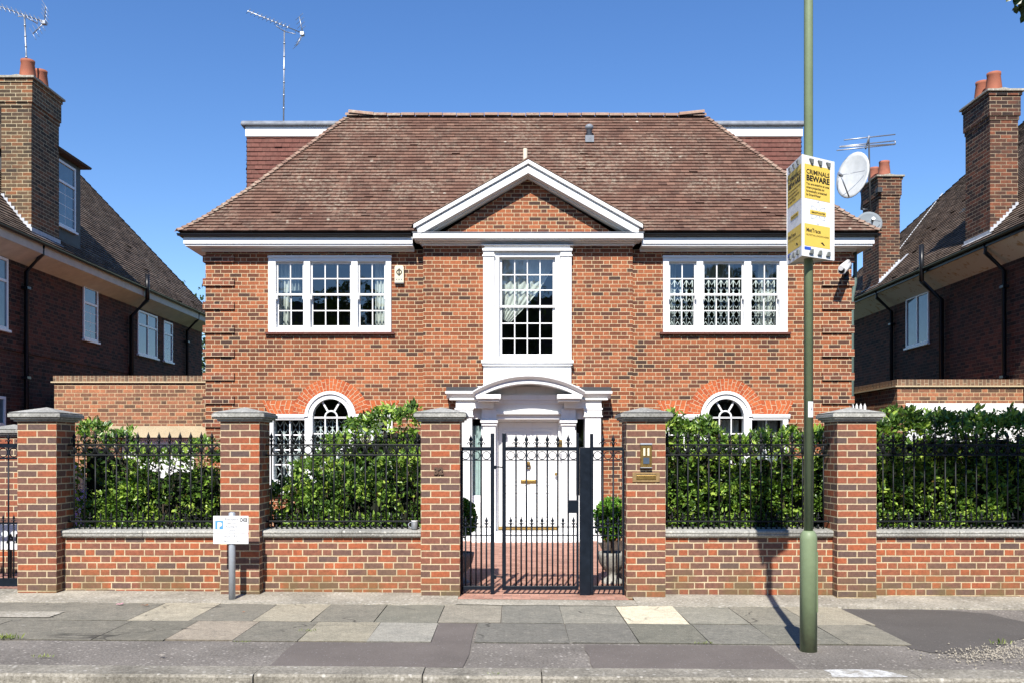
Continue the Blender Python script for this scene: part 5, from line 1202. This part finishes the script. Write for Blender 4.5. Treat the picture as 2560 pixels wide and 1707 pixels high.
# ---------------------------------------------------------------- green lamp post and its three-sided notice
LX, LY = 2.49, 7.68; lz = gz(LX)
t = thing('lamp_post', (LX, LY, lz), 'green painted steel lamp post standing on the pavement', 'lamp post')
mb = MB(); mb.lathe([(.0705, -.05), (.0705, .93), (.067, .965), (.056, .985), (.046, 1.0)], (LX, LY, lz), 32); mb.build('base', M['green'], t)
mb = MB(); mb.lathe([(.0375, .99), (.0365, 5.6), (.034, 5.95)], (LX, LY, lz), 24); mb.build('pole', M['green'], t)
mb = MB()
for k in range(7):
    g0, g1 = R(-38 + k * 10), R(-28 + k * 10)
    mb.quad(*[(LX + .077 * cos(g), LY + .077 * sin(g), z) for g, z in ((g0, .30), (g1, .30), (g1, .80), (g0, .80))])
for z in (.30, .80): mb.prism([(LX + r * cos(R(a)), LY + r * sin(R(a))) for r, a in [(.069, x) for x in range(-38, 33, 10)] + [(.077, x) for x in range(32, -39, -10)]], z - .001, z, 'z')
for g in (-38, 32): mb.quad(*[(LX + r * cos(R(g)), LY + r * sin(R(g)), z) for r, z in ((.069, .3), (.077, .3), (.077, .8), (.069, .8))])
mb.build('access_door', M['green'], t)
pz0, pz1 = Z_(1042, LY), Z_(1003, LY)
mb = MB(); V = []
for k in range(8):
    g0, g1 = R(-112 + k * 11), R(-101 + k * 11); mb.quad(*[(LX + .0385 * cos(g), LY + .0385 * sin(g), z) for g, z in ((g0, pz0), (g1, pz0), (g1, pz1), (g0, pz1))])
mb.build('number_plate', M['signwhite'], t)
text('12', .03, (LX - .0 + .004, LY - .0405, (pz0 + pz1) / 2 - .005), (1, 0, 0), (0, 0, 1), M['greyink'], t, 'plate_number')
mb = MB(); mb.lathe([(.036, 5.93), (.07, 5.97), (.11, 6.06), (.11, 6.10), (.03, 6.13)], (LX, LY, lz), 16); mb.build('lantern', M['lead'], t)

C = Vector((2.485, 7.685)); r_ = .226; zb, ztp = 3.24, 4.07
vx = [C + Vector((cos(R(a)), sin(R(a)))) * r_ for a in (-119, 1, 121)]
t = thing('warning_sign', (C.x, C.y, zb), 'three sided yellow and white criminals beware notice wrapped round the lamp post', 'sign')
FH = ztp - zb
for fi, (a, b) in enumerate(((vx[0], vx[1]), (vx[2], vx[0]), (vx[1], vx[2]))):
    u = Vector((b.x - a.x, b.y - a.y, 0)); L = u.length; u.normalize(); n = Vector((u.y, -u.x, 0)); o = Vector((a.x, a.y, zb))
    Pt = lambda fu, fv, e=0.0: o + u * (L * fu) + Vector((0, 0, FH * (1 - fv))) + n * e
    mb = MB()
    q = [Pt(0, 1), Pt(1, 1), Pt(1, 0), Pt(0, 0)]; q2 = [p - n * .006 for p in q]
    mb.quad(*q); mb.quad(*q2[::-1])
    for k in range(4): mb.quad(q[k], q2[k], q2[(k + 1) % 4], q[(k + 1) % 4])
    face = mb.build('sign_face', M['signwhite'], t)
    def patch(u0, u1, v0, v1, mat, name, e=.0012):
        mb = MB(); mb.quad(Pt(u0, v1, e), Pt(u1, v1, e), Pt(u1, v0, e), Pt(u0, v0, e)); return mb.build(name, mat, face, recalc=False)
    ua, ub = (.07, .86) if fi == 0 else (.06, .95)
    patch(ua, ub, .085, .425, M['yellow'], 'yellow_panel'); patch(ua, ub, .675, .895, M['yellow'], 'yellow_panel')
    def tx(s, v, size, w=None, fu=ua + .05, mat=M['ink'], bold=0.0, al='LEFT', nm='lettering'): text(s, size, Pt(fu, v, .0026), u, (0, 0, 1), mat, face, nm, al, bold, w)
    Wd = (ub - ua) * L
    tx('CRIMINALS', .178, .052, Wd * .90, bold=.0012); tx('BEWARE', .246, .064, Wd * .90, bold=.0025)
    for k, (s, w) in enumerate((('You are entering an area', .9), ('where properties are', .70), ('forensically protected', .80), ('by SmartWater', .56))): tx(s, .288 + k * .036, .027, Wd * w, bold=.0005)
    mb = MB()                                                           # petals of the emblem
    for g in range(6):
        ga = R(30 + 60 * g); ce = Pt((ua + ub) / 2 + .02, .553, .0022); 
        for k in range(16):
            h0, h1 = 2 * pi * k / 16, 2 * pi * (k + 1) / 16
            def pp(h, rr):
                lx, lz_ = .052 + rr * .046 * cos(h), rr * .019 * sin(h); return ce + u * (lx * cos(ga) - lz_ * sin(ga)) + Vector((0, 0, lx * sin(ga) + lz_ * cos(ga)))
            mb.quad(pp(h0, 1), pp(h1, 1), pp(h1, .9), pp(h0, .9))
    mb.build('emblem', M['paleink'], face, recalc=False)
    m = (ua + ub) / 2 + .02
    patch(m - .25, m + .25, .532, .575, M['yellow'], 'emblem_bar', .0026)
    text('SMARTWATER', .02, Pt(m, .563, .004), u, (0, 0, 1), M['ink'], face, 'lettering', 'CENTER', .0005, L * .42)
    tx('MetTrace', .755, .046, Wd * .55, bold=.0008); tx("PROTECTING LONDON'S HOMES", .792, .02, Wd * .88)
    mb = MB(); mb.quad(*[Pt(ua + (ub - ua) * f, v, .0026) for f, v in ((.62, .845), (.70, .838), (.79, .868), (.75, .87))]); mb.build('emblem', M['ink'], face, recalc=False)
    patch(ua, ua + .2, .905, .935, M['blue'], 'blue_badge')
    # clips along top and bottom
    for v in (.0, 1.0):
        mb = MB()
        for k in range(3):
            f = .2 + .26 * k; s = 1 if v == 0 else -1; v0 = v + s * .03; v1 = v + s * .075
            p = [Pt(f, v0, .003), Pt(f + .12, v0, .003), Pt(f + .115, v1, .003), Pt(f + .055, v1, .003)]; qq = [w_ + n * .012 for w_ in p]
            mb.quad(*qq)
            for e in range(4): mb.quad(p[e], p[(e + 1) % 4], qq[(e + 1) % 4], qq[e])
        mb.build('clips', M['clip'], face)
for z in (zb + .012, ztp - .016): mb = MB(); mb.prism([tuple(C + (w_ - C) * .97) for w_ in vx], z, z + .004, 'z'); mb.build('end_panel', M['offwhite'], t)

# ---------------------------------------------------------------- parking sign on its short post
SX, SY = X_(579.5, 9.97), 9.98; sx = lambda px: X_(px, SY - .045); sz = lambda py: Z_(py, SY - .045)
t = thing('parking_sign', (SX, SY, gz(SX)), 'white resident permit holders parking sign on a short grey post', 'sign')
mb = MB(); mb.lathe([(.036, -.03), (.036, sz(1282) - gz(SX)), (.02, sz(1279.5) - gz(SX))], (SX, SY, gz(SX)), 20); mb.build('post', M['galv'], t)
SP = SY - .045
for nm, a, b, c, d in (('upper_plate', 533, 621, 1332.5, 1288.5), ('lower_plate', 533, 621, 1358.5, 1333.8)):
    mb = MB(); mb.box(sx(a), sx(b), SP, SP + .006, sz(c), sz(d)); pl = mb.build(nm, M['signwhite'], t, bevel=.002)
    if nm == 'upper_plate':
        mb = MB(); mb.quad((sx(538), SP - .001, sz(1322)), (sx(558), SP - .001, sz(1322)), (sx(558), SP - .001, sz(1300.5)), (sx(538), SP - .001, sz(1300.5))); mb.build('blue_square', M['paleblue'], pl, recalc=False)
        text('P', .088, (sx(549), SP - .002, sz(1319.5)), (1, 0, 0), (0, 0, 1), M['signwhite'], pl, bold=.006)
        for k, s in enumerate(('Resident', 'permit', 'holders', 'only')): text(s, .042, (sx(579), SP - .001, sz(1300 + k * 9.2)), (1, 0, 0), (0, 0, 1), M['greyink'], pl)
        mb = MB(); mb.quad((sx(601), SP - .001, sz(1304)), (sx(617), SP - .001, sz(1304)), (sx(617), SP - .001, sz(1293.5)), (sx(601), SP - .001, sz(1293.5))); mb.build('zone_badge', M['ink'], pl, recalc=False)
        text('C1', .045, (sx(609), SP - .002, sz(1302.2)), (1, 0, 0), (0, 0, 1), M['signwhite'], pl, bold=.002)
    else:
        text('Mon - Fri', .042, (sx(577), SP - .001, sz(1343)), (1, 0, 0), (0, 0, 1), M['greyink'], pl); text('10am - 11am', .042, (sx(577), SP - .001, sz(1354)), (1, 0, 0), (0, 0, 1), M['greyink'], pl)
mb = MB()
for z in (sz(1300), sz(1347)): mb.box(SX - .05, SX + .05, SP + .006, SY + .04, z - .012, z + .012)
mb.build('brackets', M['galv'], t)
# ---------------------------------------------------------------- planting
def lump(x, z, s):
    return .5 * np.sin(x * 5.1 + s) * np.sin(z * 4.3 + s * 2) + .35 * np.sin(x * 11.7 + s * 3 + z * 3) + .3 * np.sin(z * 13.1 - x * 4 + s)
def hedge(label, top, x0, x1, yf, yb, n, size, seed, zmin=.7, bright=(.55, .9), m=6, group='laurel shrubs behind the railings', name='laurel_hedge', back=None):
    """top = [(x, z)] outline; shoots fill the front face, the top and a little way in"""
    t = thing(name, ((x0 + x1) / 2, (yf + yb) / 2, 0), label, 'shrub', group)
    tx, tz = zip(*top); T_ = lambda x: np.interp(x, tx, tz) - .05 + .05 * np.sin(x * 17 + seed) + .03 * np.sin(x * 41 + seed)
    n = int(n * 1.45); nf = int(n * .7); x = RNG.uniform(x0, x1, nf); zt = T_(x); z = zmin + (zt - zmin) * RNG.uniform(0, 1, nf) ** .9
    dep = RNG.exponential(.055, nf) * (RNG.random(nf) < .8); ed = np.clip((zt - z) / .3, 0, 1)
    y = yf + .09 * lump(x, z, seed) + dep + (1 - ed) ** 2 * .22
    keep = lump(x * 1.5, z * 1.6, seed + 5) > RNG.uniform(-1.7, -.55, nf)
    x, y, z = x[keep], y[keep], z[keep]; out = np.stack([RNG.normal(0, .45, len(x)), -np.ones(len(x)), np.full(len(x), .55)], 1)
    nt = n - nf; xt = RNG.uniform(x0, x1, nt); yt = RNG.uniform(yf + .05, yb, nt); ztp = T_(xt) + .05 * lump(xt, yt, seed) - RNG.exponential(.04, nt)
    P = np.concatenate([np.stack([x, y, z], 1), np.stack([xt, yt, ztp], 1)]); out = np.concatenate([out, np.stack([RNG.normal(0, .5, nt), RNG.normal(-.4, .4, nt), np.full(nt, 1.0)], 1)])
    size *= .93; B, D = shoots(P, out, m, size)
    fresh = np.clip(RNG.normal(.42, .2, len(P)) + .22 * (lump(P[:, 0] * .8, P[:, 2] * 1.3, seed + 9) > .15), 0, 1)
    hi = RNG.random(len(P)) < .16
    fresh = np.where(hi, RNG.uniform(*bright, len(P)) + .1, fresh)
    col = np.repeat(fresh, m) + RNG.normal(0, .1, len(B)); sz = size * RNG.uniform(.55, 1.2, len(B)) * np.repeat(np.where(hi, 1.2, 1.0), m)
    fo = leaves('foliage', B, D, sz, col, M['laurel'], t)
    mb = MB(); xs = np.linspace(x0 + .06, x1 - .06, 14)                   # near-black core for the twig mass, inner shade put into its colour
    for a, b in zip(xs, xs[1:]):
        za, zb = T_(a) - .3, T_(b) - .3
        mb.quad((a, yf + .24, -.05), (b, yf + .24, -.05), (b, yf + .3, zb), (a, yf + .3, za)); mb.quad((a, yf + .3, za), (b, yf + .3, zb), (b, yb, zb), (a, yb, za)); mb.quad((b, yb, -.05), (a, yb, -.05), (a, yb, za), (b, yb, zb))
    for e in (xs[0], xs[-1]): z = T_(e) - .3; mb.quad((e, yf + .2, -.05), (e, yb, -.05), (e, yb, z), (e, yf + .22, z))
    mb.build('shade_core', M['stem'], t, recalc=False)
    mb = MB()
    for k in range(int((x1 - x0) * 9)):
        x = random.uniform(x0, x1); z1 = float(T_(x)); p = Vector((x, yf + random.uniform(.1, .25), 0)); pts = [p]
        for q in range(5): p = p + Vector((random.uniform(-.08, .08), random.uniform(-.05, .04), (z1 + .02) / 5)); pts.append(p)
        mb.tube(pts, .011, 5, .004)
    mb.build('stems', M['bark'], t); return t
px = lambda p, Y=11.0: X_(p, Y); pz = lambda p, Y=11.0: Z_(p, Y)
O = lambda pts, Y=11.0: [(X_(a, Y), Z_(b, Y)) for a, b in pts]
# left panel: a low shrub and a taller clump beside the pillar
hedge('tall leafy laurel shrub next to the leftmost brick pillar', O([(185, 1062), (230, 1050), (262, 1075), (290, 1083), (318, 1100), (352, 1112), (374, 1135)]), px(185), px(374), 10.98, 11.5, 300, .075, 1.3, .3)
hedge('low dark laurel shrub left of the parking sign pillar', O([(190, 1250), (260, 1240), (320, 1165), (345, 1122), (372, 1112), (420, 1116), (470, 1100), (500, 1104), (556, 1120)], 10.85), px(190, 10.85), px(560, 10.85), 10.82, 11.35, 620, .066, 2.1, .66)
# between parking sign pillar and gate
hedge('low laurel shrub in front of the left arched window', O([(662, 1195), (700, 1198), (740, 1198), (790, 1186), (840, 1160), (900, 1172), (960, 1140), (1062, 1125)], 10.8), px(662, 10.8), px(1064, 10.8), 10.76, 11.2, 640, .07, 3.7, .66)
hedge('tall laurel bush rising in front of the left arched window', O([(728, 1160), (760, 1140), (800, 1128), (824, 1088), (868, 1060), (898, 1040), (940, 1022), (975, 1012), (1010, 1012), (1045, 1024), (1085, 1030)], 11.6), px(728, 11.6), px(1085, 11.6), 11.35, 12.3, 800, .075, 4.4, .6)
# right of the gate
hedge('laurel hedge between the intercom pillar and the lamp post', O([(1660, 1040), (1682, 1030), (1714, 1050), (1757, 1044), (1779, 1050), (1805, 1062), (1822, 1082), (1840, 1090), (1855, 1096), (1880, 1100)], 10.9), px(1655, 10.9), px(1880, 10.9), 10.84, 11.5, 620, .074, 5.2, .66)
hedge('laurel hedge behind the green lamp post', O([(1872, 1095), (1894, 1074), (1920, 1086), (1948, 1080), (1981, 1072), (2010, 1080), (2050, 1070), (2095, 1072)], 10.9), px(1872, 10.9), px(2095, 10.9), 10.82, 11.4, 560, .074, 6.6, .66)
hedge('tall laurel hedge under the tree shade at the far right', O([(2185, 1070), (2205, 1056), (2235, 1036), (2262, 1022), (2290, 1027), (2330, 1038), (2390, 1022), (2430, 1030), (2480, 1040), (2520, 1034), (2600, 1030), (2760, 1026)], 10.9), px(2180, 10.9), px(2760, 10.9), 10.80, 11.7, 1750, .076, 7.9, .66, (.65, 1.0))
# sprigs that push out under the bottom rail onto the coping
for k, (p, q) in enumerate(((740, 1310), (790, 1312), (850, 1315), (945, 1310), (1008, 1312), (1738, 1312), (1768, 1310), (1848, 1312), (2372, 1310), (2395, 1316), (2300, 1322), (2515, 1318), (420, 1316), (330, 1318))):
    pass
def ball(label, c, r, zpot, seed, group):
    t = thing('potted_topiary', (c[0], c[1], 0), label, 'potted plant', group); x, y, z = c
    mb = MB(); mb.lathe([(.13, 0), (.14, .02), (.13, .05), (.07, .09), (.06, .13), (.11, .18), (.165, .27), (.185, .36), (.19, .40), (.165, .40), (.15, .34)], (x, y, -.02), 20); mb.build('urn', M['stone'], t)
    mb = MB(); mb.lathe([(.155, 0), (.01, .02)], (x, y, .33), 14); mb.tube([(x, y, .3), (x, y, z)], .02, 6); mb.build('stem', M['bark'], t)
    n = 520; v = nrm(RNG.normal(0, 1, (n, 3))); P = np.array(c) + v * (r * (RNG.uniform(.8, 1.03, n) + .06 * np.sin(v[:, 0] * 5 + seed) * np.sin(v[:, 2] * 7) + .12 * (RNG.random(n) < .06)))[:, None]; P[:, 2] = c[2] + (P[:, 2] - c[2]) * 1.18
    B, D = shoots(P, v + np.array([0, 0, .3]), 6, .034, .9); leaves('foliage', B, D, .034 * RNG.uniform(.7, 1.3, len(B)), np.clip(RNG.normal(.5, .2, len(B)), 0, 1), M['box'], t, 1.6)
    mb = MB(); mb.lathe([(0.001, -r * .85), (r * .5, -r * .7), (r * .78, 0), (r * .5, r * .7), (0.001, r * .85)], c, 12, caps=False); mb.build('shade_core', M['stem'], t)  # near-black core: the shade inside the ball is put into its colour
ball('sunlit clipped box ball in a stone urn beside the intercom pillar', (1.255, 11.45, .79), .21, 0, 1, 'box balls in urns inside the gate')
ball('shaded clipped box ball in a stone urn behind the numbered pillar', (-.66, 11.4, .80), .20, 0, 2, 'box balls in urns inside the gate')
def tree(label, base, h, crown, n, size, seed, mat='treeleaf', limbs=9, m=5, tr=.16, name='street_tree', group=None):
    """crown = [(cx,cy,cz,rx,ry,rz)] leafy masses; branches run to each"""
    rnd = random.Random(seed); t = thing(name, base, label, 'tree', group); b = Vector(base)
    mb = MB(); cz = sum(c[2] for c in crown) / len(crown); fork = b + Vector((0, 0, h * .4)); mb.tube([b - Vector((0, 0, .1)), b + Vector((.03, .0, h * .2)), fork], tr, 10, tr * .7)
    for c in crown:
        for k in range(limbs // 3):
            e = Vector((c[0] + rnd.uniform(-.5, .5) * c[3], c[1] + rnd.uniform(-.5, .5) * c[4], c[2] + rnd.uniform(-.4, .5) * c[5])); mid = fork.lerp(e, .5) + Vector((rnd.uniform(-.2, .2), rnd.uniform(-.2, .2), .15)); mb.tube([fork, mid, e], tr * .45, 6, .012)
    mb.build('trunk', M['bark'], t)
    Ps, Os = [], []
    tot = sum(c[3] * c[4] * c[5] for c in crown)
    for c in crown:
        k = max(40, int(n * c[3] * c[4] * c[5] / tot)); v = nrm(RNG.normal(0, 1, (k, 3))); rr = RNG.uniform(.45, 1.0, k) ** .6
        rr *= 1 + .22 * np.sin(v[:, 0] * 7 + seed) * np.sin(v[:, 2] * 6 + c[0]) + .12 * np.sin(v[:, 1] * 13)
        Ps.append(np.array(c[:3]) + v * rr[:, None] * np.array(c[3:])); Os.append(v)
    P, o = np.concatenate(Ps), np.concatenate(Os)
    B, D = shoots(P, o + np.array([0, 0, .1]), m, size * 1.6, 1.0); leaves('crown', B, D, size * RNG.uniform(.6, 1.3, len(B)), np.clip(RNG.normal(.5, .22, len(B)), 0, 1), M[mat], t, 1.5)
    return t
# street tree just out of frame on the right: one spray of leaves shows in the top right corner, its shade falls on the right hedge
tree('street tree leaning in at the top right corner', (7.9, 6.9, 0), 11, [(6.3, 7.3, 6.15, 1.2, 1.1, .95), (5.0, 7.2, 5.42, .6, .6, .55), (6.5, 7.2, 5.25, .8, .8, .7), (4.52, 7.2, 5.75, .38, .45, .3), (5.6, 7.2, 5.0, .6, .6, .55), (4.02, 6.95, 5.19, .22, .2, .12)], 3400, .085, 5, m=5)
tree('distant pale tree seen between the left house and the main roof', (-14.6, 42, 0), 9, [(-14.6, 42, 6.6, 1.5, 1.5, 2.4), (-13.6, 42.5, 5.6, 1.2, 1.2, 1.6)], 800, .16, 8)
for k, (x, y, s) in enumerate(((-9, -17, 1.0), (-1.5, -18.5, 1.12), (6.5, -17.5, .95), (14, -18, 1.05), (-16.5, -18, 1.1))):
    tree(['broad street tree across the road facing the left house', 'tallest street tree across the road facing the gate', 'street tree across the road facing the right window', 'street tree across the road by the right house', 'street tree across the road at the far left'][k], (x, y, -.1), 9 * s, [(x, y, 8.0 * s, 2.9, 2.4, 3.2 * s), (x - 2.2, y, 6.2 * s, 2.4, 1.8, 2.8), (x + 2.2, y + .3, 6.6 * s, 2.4, 1.8, 2.9)], 1000, .3, 20 + k, group='trees across the road')
# ---------------------------------------------------------------- unseen houses added across the road to block low sky light; windows reflect them
for k, (xa, xb, hh, lab) in enumerate(((-46, -27, 7.6, 'house across the road at the far left end'), (-24, -11, 7.3, 'house across the road opposite the left neighbour'), (-8, 7, 7.6, 'house across the road opposite the garden gate'), (10, 24, 7.3, 'house across the road opposite the right neighbour'), (27, 46, 7.6, 'house across the road at the far right end'))):
    t = thing('brick_house', ((xa + xb) / 2, -22, 0), lab, 'house', 'houses across the road')
    mb = MB(); mb.box(xa, xb, -30, -22, -.15, hh); mb.build('wall', M['neigh'], t)
    mb = MB(); mb.prism([(-30.4, hh - .05), (-21.6, hh - .05), (-26, hh + 4.2)], xa - .3, xb + .3, 'x'); mb.build('roof', plain('far slate', (.07, .055, .05), .9), t)
    for q in range(3):
        for z in (1.0, 3.9):
            xm = xa + (xb - xa) * (q + .5) / 3; mb = MB(); mb.box(xm - 1, xm + 1, -22.02, -21.95, z, z + 1.5); bars(mb, xm - 1, xm + 1, z, z + 1.5, 3, 2, -21.96, -21.92, .06); w = mb.build('window', M['white'], t)
            mb = MB(); mb.box(xm - .9, xm + .9, -21.951, -21.94, z + .1, z + 1.4); mb.build('pane', M['nglass'], w)
# ---------------------------------------------------------------- neighbour's drive at the left edge
t = thing('driveway_gate', (-5.95, 10.47, .1), 'black iron drive gate at the left edge beside the end pillar', 'gate')
ga, gb = -7.6, -5.575
mb = MB(); Yg = 10.47
for z0, z1 in ((Z_(1118, Yg), Z_(1108, Yg)), (Z_(1147, Yg), Z_(1142, Yg)), (Z_(1309, Yg), Z_(1305, Yg)), (Z_(1464, Yg), Z_(1444, Yg))): mb.box(ga, gb, Yg - .018, Yg + .018, z0, z1)
mb.box(gb - .0, gb + .035, Yg - .02, Yg + .02, .05, 1.72); mb.box(ga - .04, ga, Yg - .02, Yg + .02, .05, 1.72); mb.build('frame', M['gatepaint'], t)
x = gb - .07; k = 0
while x > ga + .05:
    mb = MB(); mb.tube([(x, Yg, Z_(1454, Yg)), (x, Yg, Z_(1110, Yg))], .0095, 8); b = mb.build('bar', M['gatepaint'], t); mb = MB(); spear(mb, x, Yg, Z_(1109, Yg), .13); mb.build('spearhead', M['gatepaint'], b)
    mb = MB(); mb.ring((x - .06, (Z_(1118, Yg) + Z_(1142, Yg)) / 2), .05, .01, Yg - .006, Yg + .006); mb.build('ring', M['gatepaint'], t)
    mb = MB(); mb.tube([(x - .06, Yg, Z_(1454, Yg)), (x - .06, Yg, Z_(1307, Yg))], .009, 8); b = mb.build('dog_bar', M['gatepaint'], t); mb = MB(); spear(mb, x - .06, Yg, Z_(1306, Yg), .10); mb.build('spearhead', M['gatepaint'], b)
    x -= .12
o = copy_tree(p0, (-6.98, 12.2, -.14)); o['label'] = 'shaded brick pillar with grey cap behind the drive gate'; del o['group']
t = thing('letter_board', (-6.05, 11.5, 0), 'white notice board with black letters behind the drive gate', 'notice board')
Yb = 11.5; mb = MB(); mb.box(X_(-60, Yb), X_(43, Yb), Yb, Yb + .02, Z_(1373, Yb), Z_(1307, Yb)); mb.build('panel', M['signwhite'], t, bevel=.003)
text('APV', .16, (X_(16.5, Yb), Yb - .003, Z_(1356, Yb)), (1, 0, 0), (0, 0, 1), M['ink'], t, align='LEFT', bold=.004)
mb = MB(); mb.box(X_(-50, Yb), X_(-44, Yb), Yb + .021, Yb + .05, 0, Z_(1310, Yb)); mb.box(X_(20, Yb), X_(26, Yb), Yb + .021, Yb + .05, 0, Z_(1310, Yb)); mb.build('legs', M['gutter'], t)
# parked blue car, tail towards the road
t = thing('parked_car', (-7.9, 14.2, 0), 'blue car parked in the drive behind the notice board', 'car')
cx, cy = -7.9, 12.4; prof = [(0, .35), (0, .72), (.06, .95), (.55, 1.02), (.75, 1.40), (1.5, 1.47), (2.5, 1.42), (3.1, 1.0), (3.9, .88), (4.1, .7), (4.1, .35)]
mb = MB(); prof2 = [(cy + a, b) for a, b in prof]; mb.prism(prof2, cx - .85, cx + .85, 'x'); mb.build('body', M['carblue'], t, bevel=.06)
mb = MB(); mb.quad((cx - .7, cy + .555, 1.05), (cx + .7, cy + .555, 1.05), (cx + .62, cy + .72, 1.36), (cx - .62, cy + .72, 1.36))
for s in (-1, 1): X = cx + s * .853; mb.quad((X, cy + .75, 1.02), (X, cy + 2.95, 1.02), (X, cy + 2.4, 1.37), (X, cy + .95, 1.37))
mb.build('windows', M['nglass'], t)
for yy in (.75, 3.3):
    for s in (-1, 1):
        ax = (Vector((0, 1, 0)), Vector((0, 0, 1)), Vector((s, 0, 0))); mb = MB(); mb.lathe([(.2, -.09), (.31, -.09), (.32, 0), (.31, .1), (.2, .1)], (cx + s * .8, cy + yy, .31), 20, ax=ax); w = mb.build('wheel', M['rubber'], t)
        mb = MB(); mb.lathe([(.2, .08), (.17, .105), (.03, .1)], (cx + s * .8, cy + yy, .31), 16, ax=ax); mb.build('rim', M['alu'], w)
for s in (-1, 1): mb = MB(); mb.box(cx + s * .82 - .12 * (s > 0), cx + s * .82 + .12 * (s < 0), cy - .015, cy + .05, .74, .92); mb.build('tail_light', plain('red lamp', (.4, .02, .02), .2), t)
# ---------------------------------------------------------------- small litter and weeds on the pavement
def tuft(p, n, h, label, seed):
    x, y = W(*p, 1)[0], 0
    Yt = CAMZ / ((p[1] - HZ) / FPX); X = X_(p[0], Yt); t = thing('weed', (X, Yt, gz(X)), label, 'weed', 'weeds in the pavement joints')
    P = np.stack([RNG.normal(X, .03 + h * .3, n), RNG.normal(Yt, .012, n), np.full(n, gz(X) + .0)], 1); h *= .75; D = np.stack([RNG.normal(0, .55, n), RNG.normal(0, .5, n), np.ones(n)], 1)
    leaves('blades', P, D, h * RNG.uniform(.5, 1.2, n), RNG.random(n), M['weedleaf'], t, .45)
for k, (p, n, h, lab) in enumerate((((18, 1602), 46, .07, 'yellowish grass tuft at the left edge of the paving'), ((108, 1648), 26, .04, 'small weed beside the broken kerb at the left'), ((772, 1578), 22, .035, 'small weed in the slab joint below the shrub wall'), ((1764, 1603), 22, .035, 'small weed at the slab corner right of the gate'),
    ((2503, 1600), 14, .08, 'thin grass tuft beside the pale gravel at the right'), ((610, 1607), 20, .03, 'small weed below the parking sign slabs'), ((1240, 1683), 16, .03, 'tiny weed on the kerb joint'), ((520, 1508), 14, .02, 'tiny weed by the footing left of the parking post'))): tuft(p, n, h, lab, k)
def litter(name, p, label, mat, n, s):
    Yt = CAMZ / ((p[1] - HZ) / FPX); X = X_(p[0], Yt); mb = MB()
    for k in range(n):
        a = Vector((X + random.uniform(-s, s), Yt + random.uniform(-s, s) * .5, gz(X) + .012)); r = s * .55
        mb.quad(a + Vector((-r, -r * .5, 0)), a + Vector((r, -r * .6, random.uniform(0, r * .6))), a + Vector((r * .8, r * .6, random.uniform(0, r))), a + Vector((-r * .7, r * .5, random.uniform(0, r * .5))))
    o = mb.build(name, mat, None, recalc=False); tag(o, label, 'litter')
litter('wrapper', (295, 1517), 'crumpled pink and white wrapper on the dark slab', plain('pink wrapper', (.6, .3, .35), .6, var=.5, scale=60), 4, .035)
litter('dry_leaf', (360, 1519), 'curled brown leaf beside the wrapper', plain('dry leaf', (.2, .1, .05), .8), 3, .035)
litter('fallen_leaf', (612, 1534), 'orange fallen leaf on the dark slab below the parking sign', plain('orange leaf', (.4, .13, .04), .7), 2, .02)
litter('twig_scrap', (404, 1645), 'pale twig on the asphalt near the kerb', plain('pale twig', (.45, .4, .33), .8), 2, .03)
# loose pale gravel on the right
n = 1300; a = RNG.uniform(0, 1, n); X = 3.62 + 1.5 * a + RNG.normal(0, .16, n); Yg_ = 7.40 + .66 * a + RNG.normal(0, .13, n); r = RNG.uniform(.004, .013, n)
oc = np.array([(1, 0, 0), (0, 1, 0), (-1, 0, 0), (0, -1, 0), (0, 0, .7), (0, 0, -.5)]); tri = np.array([(0, 1, 4), (1, 2, 4), (2, 3, 4), (3, 0, 4), (1, 0, 5), (2, 1, 5), (3, 2, 5), (0, 3, 5)])
V = np.stack([X, Yg_, -.0065 * (X + 1) + r * .3], 1)[:, None] + oc[None] * r[:, None, None] * RNG.uniform(.6, 1.3, (n, 6, 1)); Q = (np.arange(n) * 6)[:, None, None] + tri[None]
np_mesh('gravel', V.reshape(-1, 3), Q.reshape(-1, 3), plain('pale gravel', (.33, .295, .235), .9, var=.4, scale=40), kind='stuff')
